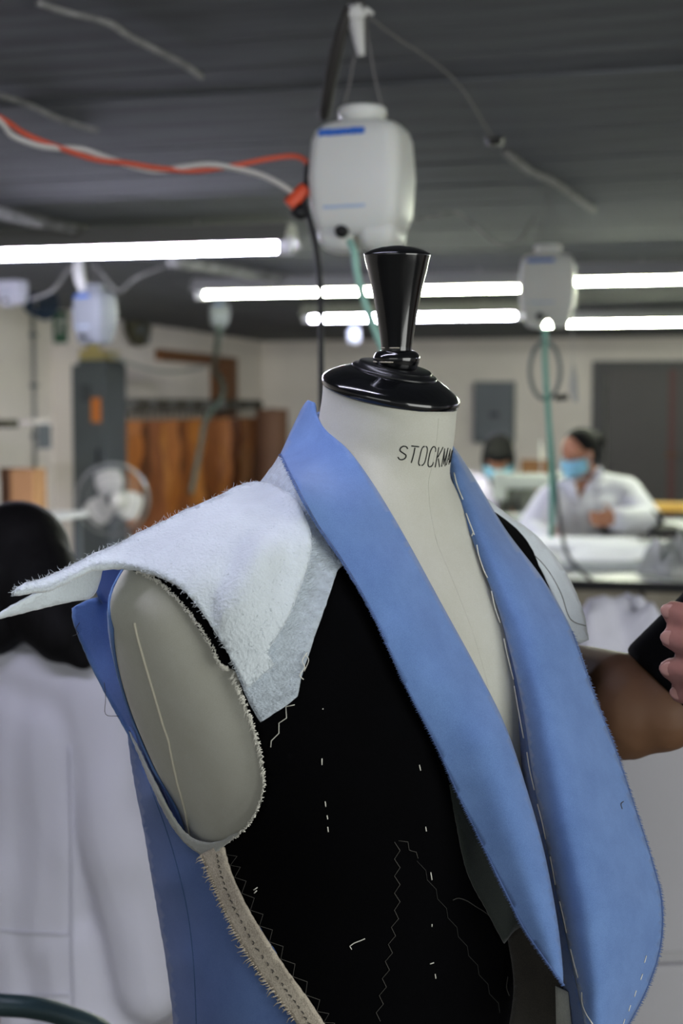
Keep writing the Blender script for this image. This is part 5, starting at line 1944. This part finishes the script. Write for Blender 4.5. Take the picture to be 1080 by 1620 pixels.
    ellipsoid(bm, hd - face * 0.05 - hup * 0.01, 0.076 * hscale, 0.06 * hscale, 0.08 * hscale, HMx)
    if hair == 'bun':
        ellipsoid(bm, hd - face * 0.125 + hup * 0.02, 0.05, 0.045, 0.055, HMx)
    elif hair == 'bob':
        ellipsoid(bm, hd - face * 0.03 - hup * 0.02, 0.098, 0.08, 0.10, HMx)
        ellipsoid(bm, hd + face * 0.035 + hup * 0.058, 0.095, 0.078, 0.050, HMx)
        for s in (-1, 1):
            ellipsoid(bm, hd + side * s * 0.075 + face * 0.01 - hup * 0.02, 0.03, 0.06, 0.10, HMx)
    elif hair == 'fall':
        chain(bm, hair_path(T), [0.085, 0.075, 0.055, 0.02])
        chain(bm, [T @ W(5, 930, 2.47), T @ W(-12, 985, 2.44)], [0.09, 0.06])
    blend(from_bm('hair', bm, m_hair, root, True), 0.009, 3)
    for s in (-1, 1):
        bm = bmesh.new()
        ellipsoid(bm, hd + face * 0.083 * hscale + side * s * 0.032 + hup * 0.008, 0.012, 0.006, 0.006, HMx, 10, 6)
        from_bm('eye', bm, m_eye, root, True)
    if mask:
        bm = bmesh.new()
        rows = []
        for j in range(9):
            v = j / 8
            row = []
            for i in range(13):
                a = math.radians(-78 + 156 * i / 12)
                bulge = 1.0 + 0.12 * math.sin(PI * v)
                r = 0.082 * hscale * bulge
                row.append(bm.verts.new(hd + side * math.sin(a) * r * 0.92 + face * (math.cos(a) * r * 1.12 + 0.014) + hup * (-0.008 - 0.092 * v + 0.02 * abs(math.sin(a)) * (v - 0.3))))
            rows.append(row)
        for a, b in zip(rows, rows[1:]):
            for i in range(12):
                bm.faces.new((a[i], a[i + 1], b[i + 1], b[i]))
        mk = from_bm('face_mask', bm, m_maskb, root, True)
        mk.modifiers.new('thickness', 'SOLIDIFY').thickness = 0.002
        for s in (-1, 1):
            tube_obj('ear_loop', [hd + side * s * 0.072 + face * 0.03 - hup * 0.02, hd + side * s * 0.082 - face * 0.005 - hup * 0.0, hd + side * s * 0.072 + face * 0.02 - hup * 0.06], 0.002, m_clothw, mk, 5, 4)
    return root, coat, T


def stool(label, p, h, m=None):
    t = thing('work_stool', label, 'stool', Vector((p[0], p[1], 0)), 0)
    bm = bmesh.new()
    lathe(bm, [(0.15, h - 0.04), (0.165, h - 0.03), (0.165, h - 0.008), (0.15, h)], 28)
    from_bm('seat', bm, m or m_wood, t, True)
    for k in range(4):
        a = PI / 4 + k * PI / 2
        tube_obj('leg', [(0.10 * math.cos(a), 0.10 * math.sin(a), h - 0.04), (0.18 * math.cos(a), 0.18 * math.sin(a), 0)], 0.013, m_black_metal, t, 8)
    tube_obj('foot_ring', [(0.145 * math.cos(2 * PI * k / 24), 0.145 * math.sin(2 * PI * k / 24), h * 0.45) for k in range(25)], 0.009, m_black_metal, t, 6)
    return t


# ---- seated person in a white coat, seen from behind at the left edge
def hair_path(T):
    return [T @ W(50, 915, 2.47), T @ W(70, 955, 2.43), T @ W(98, 1000, 2.40), T @ W(132, 1044, 2.38)]


dL = 2.5
shr = W(150, 1100, 2.46)
shl = W(-150, 1070, 2.62)
pel = W(0, 1600, 2.66)
pel.z = 0.60
J = dict(head=W(28, 915, 2.52), neck=W(15, 1015, 2.53), shl=shl, shr=shr, ell=W(-230, 1400, 2.75), elr=W(238, 1560, 2.50), wrl=W(-150, 1480, 3.0), wrr=W(130, 1600, 2.85),
         tipl=W(-100, 1470, 3.15), tipr=W(90, 1550, 3.0), pel=pel, hipl=pel + Vector((-0.11, 0.05, -0.02)), hipr=pel + Vector((0.11, 0.04, -0.02)),
         knl=pel + Vector((-0.14, 0.46, -0.03)), knr=pel + Vector((0.16, 0.45, -0.03)), anl=pel + Vector((-0.14, 0.42, -0.53)), anr=pel + Vector((0.16, 0.40, -0.53)))
pr, coatL, TL = person('seated person with black hair and white coat seen from behind', J, (-0.35, 0.9, -0.45), m_skin_w2, m_coat, (pel.x, pel.y), hair='fall', vox=0.010, hscale=1.12, bulk=1.15)
tx = bpy.data.textures.new('coat_folds', 'WOOD')
tx.wood_type = 'BANDNOISE'
tx.noise_scale = 0.22
tx.turbulence = 6.0
dm = coatL.modifiers.new('folds', 'DISPLACE')
dm.texture = tx
dm.texture_coords = 'GLOBAL'
dm.strength = 0.016
dm.mid_level = 0.5
stool('round work stool under the seated person in the white coat', (pel.x, pel.y + 0.02), 0.49)
bpy.context.view_layer.update()
dg = bpy.context.evaluated_depsgraph_get()
ev = coatL.evaluated_get(dg)
me_ = ev.to_mesh()
bvL = BVHTree.FromPolygons([pr.matrix_world @ v.co for v in me_.vertices], [tuple(p.vertices) for p in me_.polygons])
ev.to_mesh_clear()


def coat_line(name, pix, rad, m, n=6):
    pts = []
    for q in catmull([(x, y, 0) for x, y in pix], n):
        r = RAY(q.x, q.y).normalized()
        h = bvL.ray_cast(CAM, r)
        if h[0] is not None:
            pts.append(TL @ (h[0] - r * 0.0005))
    if len(pts) > 2:
        tube_obj(name, pts, rad, m, coatL, 6)


m_coatseam = mat('coat_seam', (206, 206, 216), rough=0.9)
coat_line('yoke_seam', [(-10, 1028), (40, 1032), (100, 1040), (130, 1052)], 0.0025, m_coatseam)
coat_line('back_seam', [(110, 1180), (112, 1260), (113, 1340), (113, 1420), (114, 1500), (118, 1600), (119, 1640)], 0.0035, m_coatseam)
coat_line('belt_seam', [(-10, 1470), (40, 1475), (108, 1478)], 0.003, m_coatseam)
coat_line('belt_seam', [(-10, 1572), (40, 1575), (110, 1574)], 0.003, m_coatseam)
# teal tube of a chair arm at the very bottom left
hang_line('chair_arm_tube', 'dark teal curved tube at the bottom left corner', 'tube',
          [(-60, 1584, 1.75), (0, 1590, 1.75), (50, 1594, 1.76), (100, 1606, 1.78), (160, 1632, 1.8), (190, 1680, 1.82)], 0.0145, mat('teal_tube', (46, 66, 68), 0.4))

# ---- woman in a white coat with a blue mask, behind the cutting table
pelw = W(945, 900, 7.32)
pelw.z = 0.74
J = dict(head=W(916, 716, 7.05), neck=W(934, 755, 7.12), shl=W(872, 795, 6.98), shr=W(988, 780, 7.22), ell=W(838, 846, 6.86), elr=W(1024, 826, 7.05), wrl=W(868, 858, 6.66), wrr=W(972, 822, 6.80),
         tipl=W(895, 856, 6.55), tipr=W(932, 820, 6.70), pel=pelw, hipl=pelw + Vector((-0.1, -0.04, -0.02)), hipr=pelw + Vector((0.1, -0.04, -0.02)),
         knl=pelw + Vector((-0.12, -0.32, -0.1)), knr=pelw + Vector((0.12, -0.32, -0.1)), anl=pelw + Vector((-0.12, -0.2, -0.52)), anr=pelw + Vector((0.12, -0.2, -0.52)))
pw, coatw, Tw = person('woman in a white coat and light blue face mask working at the cutting table', J, (-0.80, -0.55, -0.30), m_skin_w, m_coat, (pelw.x, pelw.y), mask=True, bulk=1.35, vox=0.012)
stool('high work stool behind the cutting table under the masked woman', (pelw.x, pelw.y + 0.02), 0.62)
# open neckline: skin showing in the V of the coat, edged by the collar
bpy.context.view_layer.update()
dg = bpy.context.evaluated_depsgraph_get()
ev = coatw.evaluated_get(dg)
me_ = ev.to_mesh()
bvW = BVHTree.FromPolygons([pw.matrix_world @ v.co for v in me_.vertices], [tuple(p.vertices) for p in me_.polygons])
ev.to_mesh_clear()


def coat_pt(x, y, lift):
    r = RAY(x, y).normalized()
    h = bvW.ray_cast(CAM, r)
    return Tw @ ((h[0] if h[0] is not None else W(x, y, 7.0)) - r * lift)


bm = bmesh.new()
A_, B_, C_ = Vector((906, 762)), Vector((940, 752)), Vector((913, 796))
NL = 6
rows = []
for i in range(NL + 1):
    row = []
    for j in range(i + 1):
        q = C_.lerp(A_, i / NL).lerp(C_.lerp(B_, i / NL), j / i if i else 0)
        row.append(bm.verts.new(coat_pt(q.x, q.y, 0.006)))
    rows.append(row)
for i in range(NL):
    for j in range(i + 1):
        bm.faces.new((rows[i][j], rows[i + 1][j], rows[i + 1][j + 1]))
        if j < i:
            bm.faces.new((rows[i][j], rows[i + 1][j + 1], rows[i][j + 1]))
o = from_bm('neckline', bm, m_skin_w2, pw, True)
o.modifiers.new('thickness', 'SOLIDIFY').thickness = 0.003
for pts in (((948, 744), (942, 756), (930, 774), (914, 798)), ((902, 764), (905, 776), (911, 796))):
    tube_obj('collar_edge', [coat_pt(x, y, 0.008) for x, y in pts], [0.02, 0.022, 0.018, 0.008][:len(pts)], m_coat, coatw, 8, 4)

# ---- second seamstress bowing over her work
pelb = W(792, 880, 9.2)
pelb.z = 0.62
J = dict(head=W(788, 722, 8.75), neck=W(786, 752, 8.92), shl=W(748, 768, 8.95), shr=W(832, 778, 8.98), ell=W(742, 815, 8.75), elr=W(838, 818, 8.75), wrl=W(770, 822, 8.55), wrr=W(815, 824, 8.55),
         tipl=W(782, 824, 8.45), tipr=W(803, 826, 8.45), pel=pelb, hipl=pelb + Vector((-0.1, -0.04, -0.02)), hipr=pelb + Vector((0.1, -0.04, -0.02)),
         knl=pelb + Vector((-0.12, -0.42, 0.0)), knr=pelb + Vector((0.12, -0.42, 0.0)), anl=pelb + Vector((-0.12, -0.36, -0.55)), anr=pelb + Vector((0.12, -0.36, -0.55)))
person('dark-haired seamstress with face mask bowing over the sewing table', J, (-0.10, -0.76, -0.60), m_skin_w, mat('grey_green_coat', (84, 86, 82), 0.9), (pelb.x, pelb.y), mask=True, hair='bob', vox=0.013, hscale=1.15)
stool('work stool under the bowing seamstress', (pelb.x, pelb.y + 0.02), 0.50)

# ---- person standing at the right: bare bent arm, black short sleeve, fingers of the other hand on the sleeve
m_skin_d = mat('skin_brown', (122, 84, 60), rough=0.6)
px_ = W(1570, 1000, 1.62)
pelr = Vector((px_.x, px_.y, 0.88))
tips = [(1063, 968, 1.335), (1062, 1010, 1.330), (1060, 1058, 1.338), (1076, 1096, 1.345)]
knk = [(1150, 992, 1.30), (1152, 1030, 1.30), (1150, 1066, 1.31), (1146, 1100, 1.325)]
J = dict(head=W(1540, 650, 1.62), neck=W(1530, 800, 1.64), shl=W(1262, 890, 1.46), shr=W(1760, 905, 1.72), ell=W(1014, 1128, 1.47), elr=W(1600, 1200, 1.45), wrl=W(835, 1082, 1.66), wrr=W(1225, 1060, 1.33),
         tipl=W(760, 1060, 1.72), tipr=W(1150, 1045, 1.31), pel=pelr, hipl=pelr + Vector((-0.1, 0, -0.05)), hipr=pelr + Vector((0.1, 0, -0.05)),
         knl=pelr + Vector((-0.1, -0.02, -0.43)), knr=pelr + Vector((0.1, -0.02, -0.43)), anl=pelr + Vector((-0.1, 0, -0.80)), anr=pelr + Vector((0.1, 0, -0.80)))
root = thing('person', 'person at the right edge with bare brown arm, black short sleeve and gripping fingers', 'person', Vector((pelr.x, pelr.y, 0)))
T = Matrix.Translation(root.location).inverted()
bm = bmesh.new()
G = {k: T @ v for k, v in J.items()}
hd = G['head']
ellipsoid(bm, hd + UPZ * 0.02, 0.076, 0.094, 0.095)
ellipsoid(bm, hd + Vector((0, -0.02, -0.045)), 0.058, 0.07, 0.068)
capsule(bm, hd + Vector((0, -0.092, 0.0)), hd + Vector((0, -0.105, -0.026)), 0.008, 0.014, 8)
for s in (-1, 1):
    ellipsoid(bm, hd + Vector((s * 0.077, 0, -0.01)), 0.012, 0.02, 0.03)
shm = (G['shl'] + G['shr']) / 2
chain(bm, [hd - UPZ * 0.06, G['neck'], shm], [0.054, 0.054, 0.075])
ac = (G['shr'] - G['shl']).normalized()
for u in (-0.45, 0, 0.45):
    chain(bm, [shm + ac * u * 0.2 - UPZ * 0.08, G['pel'] + ac * u * 0.2], [0.09, 0.1])
chain(bm, [G['shl'], T @ W(1112, 1082, 1.46), T @ W(1042, 1120, 1.46), T @ W(985, 1118, 1.475), T @ W(915, 1100, 1.55), G['wrl']], [0.050, 0.040, 0.0465, 0.0565, 0.056, 0.030])
chain(bm, [G['shr'], G['elr'], G['wrr']], [0.052, 0.048, 0.030])
hand(bm, G['wrl'], G['tipl'], UPZ)
for k in range(4):
    a = T @ W(*knk[k])
    c = T @ W(*tips[k])
    b = a.lerp(c, 0.52) + (T @ CAM - a).normalized() * 0.012
    capsule(bm, G['wrr'], a, 0.020, 0.0150, 10)
    capsule(bm, a, b, 0.0138, 0.0128, 10)
    capsule(bm, b, c, 0.0128, 0.0112, 10)
tb = G['wrr'] + Vector((-0.02, -0.005, 0.035))
capsule(bm, G['wrr'], tb, 0.018, 0.014, 8)
capsule(bm, tb, tb + Vector((-0.025, 0.01, 0.035)), 0.013, 0.011, 8)
capsule(bm, tb + Vector((-0.025, 0.01, 0.035)), tb + Vector((-0.05, 0.02, 0.05)), 0.011, 0.009, 8)
for q in 'lr':
    chain(bm, [G['pel'], G['hip' + q], G['kn' + q], G['an' + q]], [0.09, 0.085, 0.058, 0.04])
# skin: fingers paler and pinker; arm's shade painted darker with distance from them
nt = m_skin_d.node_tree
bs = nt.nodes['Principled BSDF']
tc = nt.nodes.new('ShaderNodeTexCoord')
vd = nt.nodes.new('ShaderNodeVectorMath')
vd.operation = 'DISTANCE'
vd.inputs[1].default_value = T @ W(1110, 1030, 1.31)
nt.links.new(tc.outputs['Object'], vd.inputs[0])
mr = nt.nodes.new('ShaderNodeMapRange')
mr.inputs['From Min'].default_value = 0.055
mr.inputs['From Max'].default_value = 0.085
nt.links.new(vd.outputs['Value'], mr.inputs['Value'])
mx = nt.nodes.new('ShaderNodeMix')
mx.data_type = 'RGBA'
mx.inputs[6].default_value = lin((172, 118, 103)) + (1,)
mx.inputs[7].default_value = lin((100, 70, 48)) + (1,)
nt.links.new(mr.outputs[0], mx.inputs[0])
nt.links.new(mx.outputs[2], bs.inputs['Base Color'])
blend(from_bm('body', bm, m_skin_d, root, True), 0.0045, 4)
for k in range(4):
    tp_, kk = T @ W(*tips[k]), T @ W(*knk[k])
    axn = (tp_ - kk).normalized()
    tocam = (T @ CAM - tp_).normalized()
    nv = (tocam - axn * tocam.dot(axn)).normalized()
    sv = axn.cross(nv)
    Mn = Matrix((axn, sv, nv)).transposed().to_4x4()
    bm = bmesh.new()
    ellipsoid(bm, tp_ + nv * 0.0095 - axn * 0.001, 0.0090, 0.0068, 0.0022, Mn, 14, 8)
    from_bm('nail', bm, m_nail, root, True)
bm = bmesh.new()
for u in (-0.5, -0.25, 0, 0.25, 0.5):
    chain(bm, [shm + ac * u * 0.26 - UPZ * (0.045 + 0.04 * abs(u)), shm.lerp(G['pel'], 0.5) + ac * u * 0.3, G['pel'] + ac * u * 0.3], [0.095, 0.105, 0.11])
chain(bm, [G['shl'], G['neck'] - UPZ * 0.06, G['shr']], [0.068, 0.065, 0.068])
for q, fr in (('l', 0.85), ('r', 0.55)):
    s0, s1 = G['sh' + q], G['sh' + q].lerp(G['el' + q], fr)
    tube(bm, [s0, s0.lerp(s1, 0.5), s1], [0.064, 0.059, 0.058], 24)
    ellipsoid(bm, s0, 0.068, 0.068, 0.068)
blend(from_bm('shirt', bm, m_tee, root, True), 0.007, 2)
bm = bmesh.new()
for q in 'lr':
    chain(bm, [G['pel'], G['hip' + q], G['kn' + q], G['an' + q]], [0.11, 0.1, 0.075, 0.055])
blend(from_bm('trousers', bm, m_jeans, root, True), 0.014, 3)
for q in 'lr':
    bm = bmesh.new()
    chain(bm, [G['an' + q] + Vector((0, 0.02, -0.035)), G['an' + q] + Vector((0, -0.13, -0.045))], [0.04, 0.033])
    from_bm('shoe', bm, m_shoe, root, True)
bm = bmesh.new()
ellipsoid(bm, hd + Vector((0, 0.022, 0.036)), 0.086, 0.094, 0.092)
ellipsoid(bm, hd + Vector((0, 0.05, -0.01)), 0.078, 0.06, 0.085)
blend(from_bm('hair', bm, m_hair, root, True), 0.01, 3)
for s in (-1, 1):
    bm = bmesh.new()
    ellipsoid(bm, hd + Vector((s * 0.032, -0.088, 0.006)), 0.012, 0.006, 0.006, None, 10, 6)
    from_bm('eye', bm, m_eye, root, True)
